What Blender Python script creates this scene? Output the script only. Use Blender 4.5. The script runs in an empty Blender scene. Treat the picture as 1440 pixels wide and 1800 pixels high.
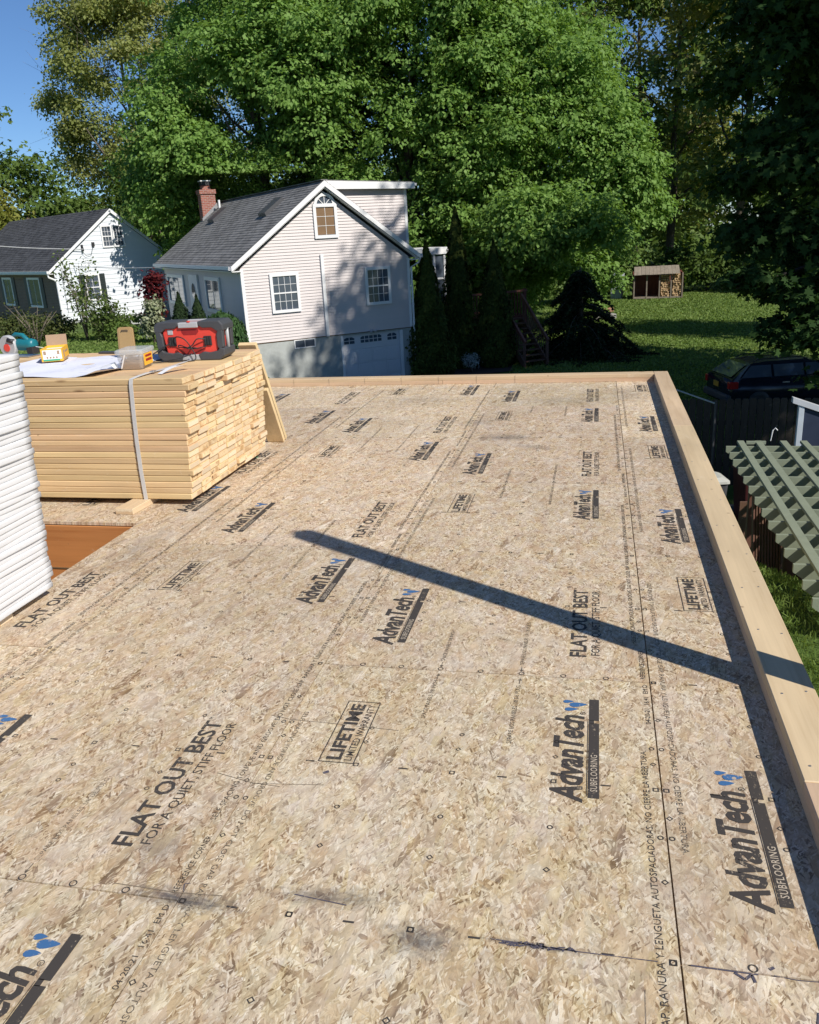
import bpy, bmesh, math, random
import numpy as np
from mathutils import Vector, Matrix
R = math.radians
SC = bpy.context.scene
COL = SC.collection
rnd = random.Random(7)

# ------------------------------------------------------------------ camera, sky, sun, exposure
cam_d = bpy.data.cameras.new('camera'); cam = bpy.data.objects.new('camera', cam_d); COL.objects.link(cam)
cam_d.sensor_fit = 'HORIZONTAL'; cam_d.sensor_width = 36.0; cam_d.lens = 36.0 * 1476.87 / 1440.0
cam_d.clip_start = 0.05; cam_d.clip_end = 1500
r_ = Vector((0.9767747871, 0.2078043143, -0.0522339180)); u_ = Vector((-0.0173629431, 0.3197397267, 0.9473463123))
f_ = Vector((-0.2135639095, 0.9244370580, -0.3159217980))
mw = Matrix.Identity(4)
for i in range(3):
    mw[i][0] = r_[i]; mw[i][1] = u_[i]; mw[i][2] = -f_[i]
mw[0][3], mw[1][3], mw[2][3] = -0.2065, -2.7336, 1.5574
cam.matrix_world = mw
SC.camera = cam

SUN_EL, SUN_AZ = 41.2, 122.3          # azimuth from +Y towards +X
world = bpy.data.worlds.new('World'); SC.world = world; world.use_nodes = True
nt = world.node_tree; nt.nodes.clear()
sky = nt.nodes.new('ShaderNodeTexSky'); sky.sky_type = 'NISHITA'; sky.sun_disc = False
sky.sun_elevation = R(SUN_EL); sky.sun_rotation = R(SUN_AZ); sky.altitude = 1500; sky.air_density = 1.0; sky.dust_density = 0.0; sky.ozone_density = 9.0
bg = nt.nodes.new('ShaderNodeBackground'); bg.inputs['Strength'].default_value = 0.09
wo = nt.nodes.new('ShaderNodeOutputWorld')
nt.links.new(sky.outputs[0], bg.inputs[0]); nt.links.new(bg.outputs[0], wo.inputs[0])
sl = bpy.data.lights.new('sun', 'SUN'); sl.energy = 4.8; sl.angle = R(0.55); sl.color = (1.0, 0.945, 0.86)
sun = bpy.data.objects.new('sun', sl); COL.objects.link(sun)
ts = Vector((math.sin(R(SUN_AZ)) * math.cos(R(SUN_EL)), math.cos(R(SUN_AZ)) * math.cos(R(SUN_EL)), math.sin(R(SUN_EL))))
sun.rotation_euler = ts.to_track_quat('Z', 'Y').to_euler()
sun.location = ts * 60
SC.view_settings.view_transform = 'Standard'; SC.view_settings.look = 'None'
SC.view_settings.exposure = 0.22; SC.view_settings.gamma = 1.0; SC.view_settings.use_curve_mapping = False

# ------------------------------------------------------------------ helpers
def link(o, parent=None):
    COL.objects.link(o)
    if parent is not None: o.parent = parent
    return o
def tag(o, label=None, cat=None, group=None, kind=None):
    if label: o['label'] = label
    if cat: o['category'] = cat
    if group: o['group'] = group
    if kind: o['kind'] = kind
    return o
def empty(name, loc=(0, 0, 0), rz=0.0, label=None, cat=None, group=None, kind=None):
    o = bpy.data.objects.new(name, None); COL.objects.link(o)
    o.empty_display_size = 0.2; o.location = loc; o.rotation_euler = (0, 0, rz)
    return tag(o, label, cat, group, kind)
def mobj(name, me, parent=None, loc=None, rot=None):
    o = bpy.data.objects.new(name, me); link(o, parent)
    if loc is not None: o.location = loc
    if rot is not None: o.rotation_euler = rot
    return o

class MB:
    """collects faces; .build makes ONE mesh object"""
    def __init__(s): s.v = []; s.f = []; s.m = []
    def add(s, vs, fs, m=0):
        b = len(s.v); s.v += [tuple(p) for p in vs]
        for f in fs: s.f.append(tuple(b + i for i in f)); s.m.append(m)
    def box(s, x0, x1, y0, y1, z0, z1, m=0, M=None):
        vs = [Vector(p) for p in ((x0,y0,z0),(x1,y0,z0),(x1,y1,z0),(x0,y1,z0),(x0,y0,z1),(x1,y0,z1),(x1,y1,z1),(x0,y1,z1))]
        if M is not None: vs = [M @ p for p in vs]
        s.add(vs, [(0,3,2,1),(4,5,6,7),(0,1,5,4),(1,2,6,5),(2,3,7,6),(3,0,4,7)], m)
    def cbox(s, c, d, m=0, M=None):
        s.box(c[0]-d[0]/2, c[0]+d[0]/2, c[1]-d[1]/2, c[1]+d[1]/2, c[2]-d[2]/2, c[2]+d[2]/2, m, M)
    def prism(s, pts, h0, h1, axis='z', m=0):
        """polygon pts (2D) extruded along axis"""
        def P(a, b, h): return {'z': (a, b, h), 'y': (a, h, b), 'x': (h, a, b)}[axis]
        n = len(pts); vs = [P(a, b, h0) for a, b in pts] + [P(a, b, h1) for a, b in pts]
        fs = [tuple(range(n))[::-1], tuple(range(n, 2*n))] + [(i, (i+1) % n, n+(i+1) % n, n+i) for i in range(n)]
        s.add(vs, fs, m)
    def beam(s, a, b, w, h, m=0, up=(0, 0, 1)):
        a = Vector(a); b = Vector(b); d = (b-a); L = d.length; d.normalize()
        x = d.cross(Vector(up))
        if x.length < 1e-4: x = d.cross(Vector((1, 0, 0)))
        x.normalize(); z = x.cross(d)
        vs = []
        for p in (a, b):
            for sx, sz in ((-1,-1),(1,-1),(1,1),(-1,1)): vs.append(p + x*(sx*w/2) + z*(sz*h/2))
        s.add(vs, [(3,2,1,0),(4,5,6,7),(0,1,5,4),(1,2,6,5),(2,3,7,6),(3,0,4,7)], m)
    def tube(s, pts, rad, n=6, m=0, caps=True):
        pts = [Vector(p) for p in pts]; k = len(pts)
        rad = rad if isinstance(rad, (list, tuple)) else [rad]*k
        b = len(s.v); ref = Vector((0.31, 0.17, 0.93))
        for i, p in enumerate(pts):
            d = (pts[min(i+1, k-1)] - pts[max(i-1, 0)]).normalized()
            x = d.cross(ref)
            if x.length < 1e-3: x = d.cross(Vector((1, 0, 0)))
            x.normalize(); y = d.cross(x)
            for j in range(n):
                a = 2*math.pi*j/n; s.v.append(tuple(p + (x*math.cos(a) + y*math.sin(a))*rad[i]))
        for i in range(k-1):
            for j in range(n):
                s.f.append((b+i*n+j, b+i*n+(j+1) % n, b+(i+1)*n+(j+1) % n, b+(i+1)*n+j)); s.m.append(m)
        if caps:
            s.f.append(tuple(b+j for j in range(n))[::-1]); s.m.append(m)
            s.f.append(tuple(b+(k-1)*n+j for j in range(n))); s.m.append(m)
    def lathe(s, prof, c=(0, 0, 0), n=14, m=0, axis='z'):
        b = len(s.v); k = len(prof)
        for r, z in prof:
            for j in range(n):
                a = 2*math.pi*j/n; q = (r*math.cos(a), r*math.sin(a), z)
                if axis == 'y': q = (q[0], q[2], q[1])
                if axis == 'x': q = (q[2], q[0], q[1])
                s.v.append((c[0]+q[0], c[1]+q[1], c[2]+q[2]))
        for i in range(k-1):
            for j in range(n):
                s.f.append((b+i*n+j, b+i*n+(j+1) % n, b+(i+1)*n+(j+1) % n, b+(i+1)*n+j)); s.m.append(m)
        s.f.append(tuple(b+j for j in range(n))[::-1]); s.m.append(m)
        s.f.append(tuple(b+(k-1)*n+j for j in range(n))); s.m.append(m)
    def mesh(s, name, mats, smooth=False, bevel=0.0, seg=1, fixn=False):
        me = bpy.data.meshes.new(name); me.from_pydata(s.v, [], s.f)
        for m in (mats if isinstance(mats, (list, tuple)) else [mats]): me.materials.append(m)
        me.polygons.foreach_set('material_index', s.m)
        if bevel or fixn:
            bm = bmesh.new(); bm.from_mesh(me)
            if fixn: bmesh.ops.recalc_face_normals(bm, faces=bm.faces)
            if bevel:
                es = [e for e in bm.edges if len(e.link_faces) == 2 and e.calc_face_angle(0) > 0.5]
                bmesh.ops.bevel(bm, geom=es, offset=bevel, segments=seg, affect='EDGES', profile=0.5, clamp_overlap=True)
            bm.to_mesh(me); bm.free()
        if smooth: me.polygons.foreach_set('use_smooth', [True]*len(me.polygons))
        me.update(); return me
    def build(s, name, mats, parent=None, loc=None, rot=None, **k):
        return mobj(name, s.mesh(name, mats, **k), parent, loc, rot)

# ------------------------------------------------------------------ materials
class NT:
    def __init__(s, name):
        s.mat = bpy.data.materials.new(name); s.mat.use_nodes = True
        s.t = s.mat.node_tree; s.b = s.t.nodes['Principled BSDF']
    def n(s, typ, **k):
        nd = s.t.nodes.new('ShaderNode' + typ)
        for a, b in k.items(): setattr(nd, a, b)
        return nd
    def l(s, a, b): s.t.links.new(a, b)
    def setv(s, sock, v):
        if hasattr(v, 'is_output'): s.l(v, sock)
        elif isinstance(v, (tuple, list)) and len(v) == 3 and len(sock.default_value) == 4: sock.default_value = (*v, 1)
        else: sock.default_value = v
    def math(s, op, a, b=None, c=None, clamp=False):
        nd = s.n('Math', operation=op, use_clamp=clamp); s.setv(nd.inputs[0], a)
        if b is not None: s.setv(nd.inputs[1], b)
        if c is not None: s.setv(nd.inputs[2], c)
        return nd.outputs[0]
    def vmath(s, op, a, b=None, scale=None):
        nd = s.n('VectorMath', operation=op); s.setv(nd.inputs[0], a)
        if b is not None: s.setv(nd.inputs[1], b)
        if scale is not None: s.setv(nd.inputs['Scale'], scale)
        return nd.outputs['Value'] if op in ('LENGTH', 'DOT_PRODUCT', 'DISTANCE') else nd.outputs[0]
    def coord(s, which='Object'): return s.n('TexCoord').outputs[which]
    def objrand(s): return s.n('ObjectInfo').outputs['Random']
    def pos(s): return s.n('NewGeometry').outputs['Position']
    def noise(s, vec, scale=5, detail=3, rough=0.55, dist=0.0, out='Fac'):
        nd = s.n('TexNoise'); s.l(vec, nd.inputs['Vector']); nd.inputs['Scale'].default_value = scale
        nd.inputs['Detail'].default_value = detail; nd.inputs['Roughness'].default_value = rough; nd.inputs['Distortion'].default_value = dist
        return nd.outputs[out]
    def voro(s, vec, scale=5, feature='F1', out='Color', dims='3D', rand=1.0):
        nd = s.n('TexVoronoi', feature=feature, voronoi_dimensions=dims); s.l(vec, nd.inputs['Vector'])
        nd.inputs['Scale'].default_value = scale; nd.inputs['Randomness'].default_value = rand
        return nd.outputs[out]
    def ramp(s, fac, stops, interp='LINEAR'):
        nd = s.n('ValToRGB'); s.l(fac, nd.inputs[0]); cr = nd.color_ramp; cr.interpolation = interp
        while len(cr.elements) < len(stops): cr.elements.new(0.5)
        for e, (p, c) in zip(cr.elements, stops):
            e.position = p; e.color = (*c, 1) if isinstance(c, (tuple, list)) else (c, c, c, 1)
        return nd.outputs[0]
    def mix(s, fac, a, b, blend='MIX'):
        nd = s.n('Mix', data_type='RGBA', blend_type=blend)
        s.setv(nd.inputs['Factor'], fac); s.setv(nd.inputs[6], a); s.setv(nd.inputs[7], b)
        return nd.outputs[2]
    def mapping(s, vec, scale=(1, 1, 1), rot=(0, 0, 0), loc=(0, 0, 0)):
        nd = s.n('Mapping'); s.l(vec, nd.inputs[0]); nd.inputs['Scale'].default_value = scale
        nd.inputs['Rotation'].default_value = rot; nd.inputs['Location'].default_value = loc
        return nd.outputs[0]
    def bump(s, h, strength=0.3, dist=0.01):
        nd = s.n('Bump'); nd.inputs['Strength'].default_value = strength; nd.inputs['Distance'].default_value = dist
        s.l(h, nd.inputs['Height']); s.l(nd.outputs[0], s.b.inputs['Normal'])
    def col(s, v): s.setv(s.b.inputs['Base Color'], v)
    def rough(s, v): s.setv(s.b.inputs['Roughness'], v)
    def hsv(s, c, h=0.5, sat=1.0, val=1.0):
        nd = s.n('HueSaturation'); s.setv(nd.inputs['Color'], c); s.setv(nd.inputs['Hue'], h); s.setv(nd.inputs['Saturation'], sat); s.setv(nd.inputs['Value'], val)
        return nd.outputs[0]

def plain(name, c, rough=0.6, metal=0.0, var=0.12, scale=6.0, bump=0.0, spec=0.5, bscale=60):
    """painted / moulded surface: slight mottling and wear"""
    t = NT(name); co = t.coord()
    nz = t.noise(co, scale, 5, 0.6)
    k = t.math('MULTIPLY_ADD', nz, 2*var, 1-var)
    t.col(t.hsv(c, val=k)); t.rough(t.math('MULTIPLY_ADD', nz, 0.2, rough-0.1)); t.b.inputs['Metallic'].default_value = metal
    t.b.inputs['Specular IOR Level'].default_value = spec
    if bump: t.bump(t.noise(co, bscale, 3), bump, 0.004)
    return t.mat

def osb_mat():
    t = NT('osb_board'); co = t.coord(); rn = t.objrand()
    off = t.n('CombineXYZ'); t.l(t.math('MULTIPLY', rn, 91.0), off.inputs[0]); t.l(t.math('MULTIPLY', rn, 57.0), off.inputs[1])
    p = t.vmath('ADD', co, off.outputs[0])
    warp2 = t.vmath('SCALE', t.vmath('SUBTRACT', t.noise(p, 70, 3, 0.6, out='Color'), (0.5, 0.5, 0.5)), scale=0.0055)
    p = t.vmath('ADD', p, warp2)
    ramp_st = [(0.0, (0.22, 0.138, 0.068)), (0.08, (0.36, 0.248, 0.140)), (0.20, (0.49, 0.365, 0.218)), (0.40, (0.57, 0.440, 0.270)), (0.62, (0.635, 0.507, 0.325)), (0.84, (0.70, 0.577, 0.395)), (1.0, (0.79, 0.685, 0.51))]
    def layer(seed, ang, ln, wd):
        """straight overlapping strands of one direction: value, presence, fibre grain, edge distance"""
        q = t.mapping(t.vmath('ADD', p, (seed*3.71, seed*1.93, 0.0)), (1, 1, 1), (0, 0, R(ang)))
        m = t.mapping(q, (1/wd, 1/ln, 1))
        vo = t.n('TexVoronoi', feature='F1', voronoi_dimensions='2D'); t.l(m, vo.inputs['Vector']); vo.inputs['Scale'].default_value = 1.0
        sp = t.n('SeparateColor'); t.l(vo.outputs['Color'], sp.inputs[0])
        g_ = t.noise(t.mapping(q, (2.2/wd, 0.5/ln, 1)), 1.0, 2, 0.6)
        edge = t.ramp(vo.outputs['Distance'], [(0.30, 1.0), (0.62, 0.80)])
        v_ = t.math('MULTIPLY_ADD', g_, 0.4, t.math('SUBTRACT', sp.outputs[0], 0.20))
        return t.mix(1.0, t.ramp(v_, ramp_st), edge, 'MULTIPLY'), sp.outputs[1]
    col, _ = layer(1, 12, .055, .017)
    for seed, ang, ln, wd, thr in ((2, -38, .066, .016, .50), (3, 55, .048, .013, .54), (4, -8, .095, .026, .62), (5, 28, .040, .009, .56), (6, -64, .044, .011, .66), (7, -22, .026, .0055, .68), (10, 14, .11, .030, .84), (8, 8, .018, .004, .80), (9, 42, .016, .0036, .84)):
        c_, pr_s = layer(seed, ang, ln, wd)
        col = t.mix(t.ramp(pr_s, [(thr, 0.0), (thr+.012, 1.0)]), col, c_)
    tint = t.voro(t.mapping(p, (38, 17, 1), (0, 0, R(-20))), 1.0, 'F1', 'Color', '2D'); ts_ = t.n('SeparateColor'); t.l(tint, ts_.inputs[0])
    col = t.hsv(col, h=t.math('MULTIPLY_ADD', ts_.outputs[0], 0.014, 0.492), sat=t.math('MULTIPLY_ADD', ts_.outputs[1], 0.28, 0.88))
    a = t.noise(p, 120, 3, .6); b = a
    # dark splits between flakes
    fl = t.ramp(t.noise(t.mapping(p, (170, 38, 1), (0, 0, 0.55)), 1.0, 3, 0.65), [(0.61, 0.0), (0.69, 1.0)])
    fl2 = t.ramp(t.noise(t.mapping(p, (130, 30, 1), (0, 0, -0.8)), 1.0, 3, 0.65), [(0.62, 0.0), (0.70, 1.0)])
    col = t.mix(t.math('MULTIPLY', t.math('MAXIMUM', fl, fl2), 0.42), col, (0.17, 0.11, 0.06))
    blot = t.noise(t.mapping(p, (1, 0.62, 1)), 34, 5, 0.72)
    col = t.hsv(col, val=t.ramp(blot, [(0.3, 0.84), (0.5, 1.0), (0.7, 1.10)]))
    speck = t.ramp(t.noise(p, 150, 3, 0.7), [(0.60, 0.0), (0.68, 1.0)])
    col = t.mix(t.math('MULTIPLY', speck, 0.26), col, (0.20, 0.13, 0.075))
    warm = t.ramp(t.noise(p, 9, 4, 0.65), [(0.5, 0.0), (0.66, 1.0)])
    col = t.mix(t.math('MULTIPLY', warm, 0.42), col, (0.42, 0.27, 0.155))
    # broad tone: weathering and footprints dust
    wp = t.pos()
    big = t.noise(wp, 1.6, 5, 0.62)
    col = t.hsv(col, h=t.math('MULTIPLY_ADD', rn, 0.012, 0.492), sat=t.math('MULTIPLY_ADD', big, -0.25, 1.03), val=t.math('MULTIPLY', t.math('MULTIPLY_ADD', big, 0.42, 0.80), t.math('MULTIPLY_ADD', t.math('FRACT', t.math('MULTIPLY', rn, 7.31)), 0.22, 0.91)))
    dust = t.ramp(t.noise(wp, 3.3, 6, 0.7, 0.4), [(0.52, 0.0), (0.72, 1.0)])
    col = t.mix(t.math('MULTIPLY', dust, 0.45), col, (0.64, 0.58, 0.51))
    dirt = t.ramp(t.noise(wp, 0.85, 6, 0.68, 0.6), [(0.48, 0.0), (0.70, 1.0)])
    col = t.mix(t.math('MULTIPLY', dirt, 0.30), col, (0.36, 0.30, 0.235))
    scuff = t.ramp(t.noise(t.mapping(wp, (2.2, 9, 1), (0, 0, 0.5)), 1.0, 6, 0.75), [(0.57, 0.0), (0.75, 1.0)])
    col = t.mix(t.math('MULTIPLY', scuff, 0.35), col, (0.27, 0.22, 0.17))
    # individual black smudges (rubber and chalk) with their own outline
    for (cx, cy, rx, ry, an, st) in ((-1.19, -1.215, 0.19, 0.045, -0.05, 0.85), (-0.83, -1.15, 0.21, 0.05, 0.08, 0.62), (-0.585, -1.245, 0.12, 0.075, 0.1, 0.72), (-0.88, 3.66, 0.30, 0.16, 0.1, 0.55), (-1.18, 4.2, 0.24, 0.2, 0.4, 0.3), (-1.35, -1.05, 0.12, 0.12, 0.5, 0.38), (-0.33, -1.22, 0.15, 0.014, -0.04, 0.85), (-2.62, 1.1, 0.14, 0.45, 0.0, 0.30), (-0.62, 3.35, 0.25, 0.10, -0.3, 0.35), (-0.5, 5.1, 0.5, 0.3, 0.2, 0.2), (-1.9, 5.2, 0.5, 0.4, 0.2, 0.22), (0.1, 5.4, 0.2, 0.5, 0, 0.25)):
        m = t.n('Mapping'); m.vector_type = 'TEXTURE'; t.l(wp, m.inputs[0])
        m.inputs['Location'].default_value = (cx, cy, 0); m.inputs['Rotation'].default_value = (0, 0, an); m.inputs['Scale'].default_value = (rx, ry, 1)
        sx = t.n('SeparateXYZ'); t.l(m.outputs[0], sx.inputs[0])
        d = t.math('SQRT', t.math('ADD', t.math('POWER', t.math('ABSOLUTE', sx.outputs[0]), 2.0), t.math('POWER', t.math('ABSOLUTE', sx.outputs[1]), 2.0)))
        nz = t.noise(t.mapping(m.outputs[0], (2.2, 2.2, 1)), 1.6, 6, 0.75)
        k = t.math('ADD', t.math('SUBTRACT', 1.0, d), t.math('MULTIPLY', t.math('SUBTRACT', nz, 0.5), 1.9))
        k = t.ramp(k, [(0.1, 0.0), (0.95, 1.0)])
        col = t.mix(t.math('MULTIPLY', k, st), col, (0.055, 0.055, 0.065))
    t.col(col)
    t.rough(t.math('MULTIPLY_ADD', a, 0.25, 0.5)); t.b.inputs['Specular IOR Level'].default_value = 0.35
    h = t.math('ADD', t.math('MULTIPLY', a, 0.5), t.math('ADD', t.math('MULTIPLY', b, 0.4), t.math('MULTIPLY', fl, -0.7)))
    t.bump(h, 0.28, 0.0015)
    return t.mat

def wood_mat(name, base, dark, axis=0, knots=True, sat=1.0, grain=1.0, rough=0.55, objvar=0.3):
    """sawn timber, grain along object axis"""
    t = NT(name); co = t.coord(); rn = t.objrand()
    off = t.n('CombineXYZ')
    for i in range(3): t.l(t.math('MULTIPLY', rn, (37.0, 71.0, 23.0)[i]), off.inputs[i])
    p = t.vmath('ADD', co, off.outputs[0])
    sc = [14, 14, 14]; sc[axis] = 0.8
    sc2 = [75, 75, 75]; sc2[axis] = 2.2
    g1 = t.noise(t.mapping(p, sc), 1.0, 4, 0.6, 0.6); g2 = t.noise(t.mapping(p, sc2), 1.0, 3, 0.6, 0.3)
    k = t.math('ADD', t.math('MULTIPLY', g1, 0.65), t.math('MULTIPLY', g2, 0.4))
    c = t.ramp(k, [(0.3, dark), (0.52, base), (0.75, tuple(min(1, x*1.12) for x in base))])
    c = t.mix(grain, base, c)
    if knots:
        ks = [7, 7, 7]; ks[axis] = 2.4
        d = t.voro(t.mapping(p, ks), 1.0, 'F1', 'Distance')
        kk = t.ramp(d, [(0.05, 1.0), (0.13, 0.0)])
        c = t.mix(t.math('MULTIPLY', kk, 0.75), c, (0.20, 0.10, 0.045))
    st = t.ramp(t.noise(t.mapping(p, [3 if i != axis else 0.9 for i in range(3)]), 1.0, 3), [(0.35, 0.86), (0.7, 1.08)])
    c = t.mix(1.0, c, st, 'MULTIPLY')
    c = t.hsv(c, h=t.math('MULTIPLY_ADD', rn, 0.02, 0.49), sat=sat, val=t.math('MULTIPLY_ADD', t.math('FRACT', t.math('MULTIPLY', rn, 13.7)), objvar, 1-objvar*0.55))
    sc_ = t.ramp(t.noise(t.mapping(p, (7, 7, 7), (0, 0, 0.7)), 1.0, 6, 0.8, 1.5), [(0.60, 0.0), (0.70, 1.0)])
    c = t.mix(t.math('MULTIPLY', sc_, 0.22), c, (0.80, 0.72, 0.58))
    dn = t.ramp(t.voro(p, 5.5, 'F1', 'Distance'), [(0.035, 1.0), (0.055, 0.0)])
    c = t.mix(t.math('MULTIPLY', dn, 0.55), c, (0.22, 0.14, 0.08))
    t.col(c); t.rough(rough); t.bump(t.math('ADD', g2, t.math('MULTIPLY', sc_, -.6)), 0.14, 0.002); t.b.inputs['Specular IOR Level'].default_value = 0.35
    return t.mat

def endgrain_mat():
    t = NT('end_grain'); co = t.coord(); rn = t.objrand()
    off = t.n('CombineXYZ')
    t.l(t.math('MULTIPLY_ADD', rn, 0.30, -0.15), off.inputs[1])
    t.l(t.math('MULTIPLY_ADD', t.math('FRACT', t.math('MULTIPLY', rn, 17.3)), 0.24, 0.03), off.inputs[2])
    p = t.vmath('ADD', co, off.outputs[0])
    w = t.n('TexWave', wave_type='RINGS', rings_direction='X'); t.l(p, w.inputs['Vector']); w.inputs['Scale'].default_value = 70; w.inputs['Distortion'].default_value = 1.2; w.inputs['Detail'].default_value = 2
    c = t.ramp(w.outputs['Fac'], [(0.0, (0.70, 0.54, 0.34)), (0.65, (0.80, 0.67, 0.47)), (1.0, (0.60, 0.42, 0.24))])
    f5 = t.math('FRACT', t.math('MULTIPLY', rn, 29.1))
    heart = t.math('MULTIPLY', t.ramp(t.noise(t.vmath('ADD', co, t.vmath('SCALE', off.outputs[0], scale=40.0)), 13, 3), [(0.5, 0.0), (0.62, 1.0)]), t.math('GREATER_THAN', f5, 0.42))
    c = t.mix(t.math('MULTIPLY', heart, 0.6), c, (0.38, 0.21, 0.10))
    d = t.voro(t.vmath('ADD', co, t.vmath('SCALE', off.outputs[0], scale=31.0)), 14, 'F1', 'Distance')
    kn = t.math('MULTIPLY', t.ramp(d, [(0.10, 1.0), (0.2, 0.0)]), t.math('GREATER_THAN', f5, 0.7))
    c = t.mix(t.math('MULTIPLY', kn, 0.8), c, (0.13, 0.07, 0.035))
    c = t.hsv(c, val=t.math('MULTIPLY_ADD', t.math('FRACT', t.math('MULTIPLY', rn, 7.9)), 0.32, 0.80), sat=t.math('MULTIPLY_ADD', f5, 0.3, 0.9))
    t.col(c); t.rough(0.75); t.bump(t.noise(co, 300, 2), 0.2, 0.002)
    return t.mat

def ink_mat(name, c, worn=0.25, thr=0.60):
    t = NT(name); wp = t.pos()
    nz = t.math('MULTIPLY_ADD', t.noise(wp, 110, 4, 0.75), .55, t.math('MULTIPLY', t.noise(t.mapping(wp, (75, 26, 1), (0, 0, .35)), 1.0, 3, .65), .45)); big = t.noise(wp, 5, 4, 0.65)
    lim = t.math('MULTIPLY_ADD', big, -0.42, thr + 0.185)
    k = t.math('MULTIPLY', t.math('SUBTRACT', nz, lim), 9.0, clamp=True)
    k = t.math('MAXIMUM', k, worn*0.35)
    t.col(t.mix(k, c, (0.50, 0.40, 0.28))); t.rough(0.7); t.b.inputs['Specular IOR Level'].default_value = 0.3
    return t.mat

def leaf_mat(name, c1, c2, c3, transl=0.35, var_scale=0.5, rough=0.5):
    t = NT(name); ge = t.n('NewGeometry')
    f = t.math('MULTIPLY_ADD', t.noise(t.pos(), var_scale, 3), 0.8, t.math('MULTIPLY', ge.outputs['Random Per Island'], 0.45))
    c = t.ramp(f, [(0.3, c1), (0.6, c2), (0.95, c3)])
    t.col(c); t.rough(rough+.08); t.b.inputs['Specular IOR Level'].default_value = 0.22
    tr = t.n('BsdfTranslucent'); t.l(t.hsv(c, h=0.485, sat=1.12, val=1.25), tr.inputs[0])
    mx = t.n('MixShader'); mx.inputs[0].default_value = transl
    t.l(t.b.outputs[0], mx.inputs[1]); t.l(tr.outputs[0], mx.inputs[2])
    t.l(mx.outputs[0], t.t.nodes['Material Output'].inputs[0])
    return t.mat

def bark_mat(name, c=(0.11, 0.085, 0.065)):
    t = NT(name); co = t.coord()
    n = t.noise(t.mapping(co, (6, 6, 1.2)), 2.0, 5, 0.65)
    t.col(t.ramp(n, [(0.3, tuple(x*0.5 for x in c)), (0.7, tuple(x*1.5 for x in c))])); t.rough(0.9); t.bump(n, 0.6, 0.03)
    return t.mat

def glass_mat(name, c=(0.02, 0.025, 0.03), rough=0.04):
    t = NT(name); co = t.coord(); t.col(t.mix(t.noise(co, 1.2, 3), c, tuple(x*2.2 for x in c))); t.rough(rough)
    t.b.inputs['Specular IOR Level'].default_value = 0.8
    return t.mat

M = {}
M['osb'] = osb_mat()
M['lumber'] = wood_mat('sawn_spruce', (0.68, 0.485, 0.265), (0.54, 0.355, 0.175), 0, objvar=0.24)
M['lumber_y'] = wood_mat('sawn_spruce_along_y', (0.60, 0.44, 0.275), (0.50, 0.345, 0.20), 1, objvar=0.12, sat=0.95, knots=False)
M['lumber_far'] = wood_mat('sawn_spruce_along_x', (0.64, 0.46, 0.28), (0.53, 0.36, 0.20), 0, objvar=0.12, sat=0.95)
M['lumber_z'] = wood_mat('sawn_spruce_upright', (0.66, 0.49, 0.28), (0.53, 0.36, 0.19), 2, objvar=0.2)
M['end'] = endgrain_mat()
M['ink'] = ink_mat('black_print', (0.022, 0.022, 0.026), 0.2, 0.60)
M['ink_faint'] = ink_mat('faint_black_print', (0.06, 0.052, 0.046), 0.35, 0.54)
M['ink_blue'] = ink_mat('blue_print', (0.022, 0.12, 0.30), 0.15, 0.60)
M['ink_knock'] = ink_mat('bare_wood_lettering', (0.47, 0.40, 0.31), 0.2, 0.9)
M['chalk_blue'] = ink_mat('blue_black_marker', (0.035, 0.04, 0.085), 0.3, 0.56)
M['pencil'] = ink_mat('pencil_line', (0.16, 0.125, 0.09), 0.3, 0.55)
M['gap'] = plain('dark_joint', (0.17, 0.105, 0.05), 0.9)
M['plywood'] = wood_mat('orange_plywood', (0.52, 0.235, 0.075), (0.40, 0.16, 0.045), 0, objvar=0.1)
M['white'] = plain('white_vinyl_trim', (0.80, 0.80, 0.80), 0.45, var=0.05)
M['foam'] = plain('white_board_wrap', (0.66, 0.66, 0.665), 0.6, var=0.10, scale=3, bump=0.25, bscale=30)
M['glass'] = glass_mat('window_glass', (0.05, 0.062, 0.08))
M['bark'] = bark_mat('tree_bark'); M['bark_pale'] = bark_mat('pale_bark', (0.17, 0.14, 0.11))
M['shutter'] = plain('dark_green_shutter', (0.02, 0.03, 0.03), 0.5)
M['pergola'] = plain('sage_green_stain', (0.215, 0.245, 0.175), 0.65, var=0.14, scale=9, bump=0.2)
M['brown'] = wood_mat('brown_stained_wood', (0.145, 0.075, 0.05), (0.09, 0.045, 0.03), 2, knots=False, objvar=0.3)
M['redwood'] = wood_mat('red_brown_stain', (0.19, 0.075, 0.05), (0.12, 0.045, 0.03), 2, knots=False)
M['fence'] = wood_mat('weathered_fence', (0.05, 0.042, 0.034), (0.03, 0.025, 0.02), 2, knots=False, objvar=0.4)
M['black'] = plain('black_rubber', (0.022, 0.022, 0.024), 0.55, bump=0.1)
M['charcoal'] = plain('charcoal_plastic', (0.062, 0.064, 0.07), 0.5, bump=0.15, bscale=200)
M['red'] = plain('red_plastic', (0.72, 0.065, 0.045), 0.4, var=0.08)
M['dark_red'] = plain('recess_shade_and_print_red', (0.30, 0.02, 0.02), 0.45); M['bin_red'] = plain('maroon_bin', (0.06, 0.012, 0.012), 0.5)
M['grey'] = plain('grey_plastic', (0.42, 0.43, 0.44), 0.45)
M['steel'] = plain('brushed_steel', (0.55, 0.55, 0.55), 0.35, metal=0.8)
M['teal'] = plain('teal_plastic', (0.012, 0.16, 0.20), 0.4)
M['yellow'] = plain('yellow_card', (0.78, 0.42, 0.035), 0.6, var=0.06)
M['card'] = plain('brown_card', (0.36, 0.24, 0.15), 0.8)
M['tan'] = plain('tan_plastic', (0.36, 0.235, 0.10), 0.5)
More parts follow.
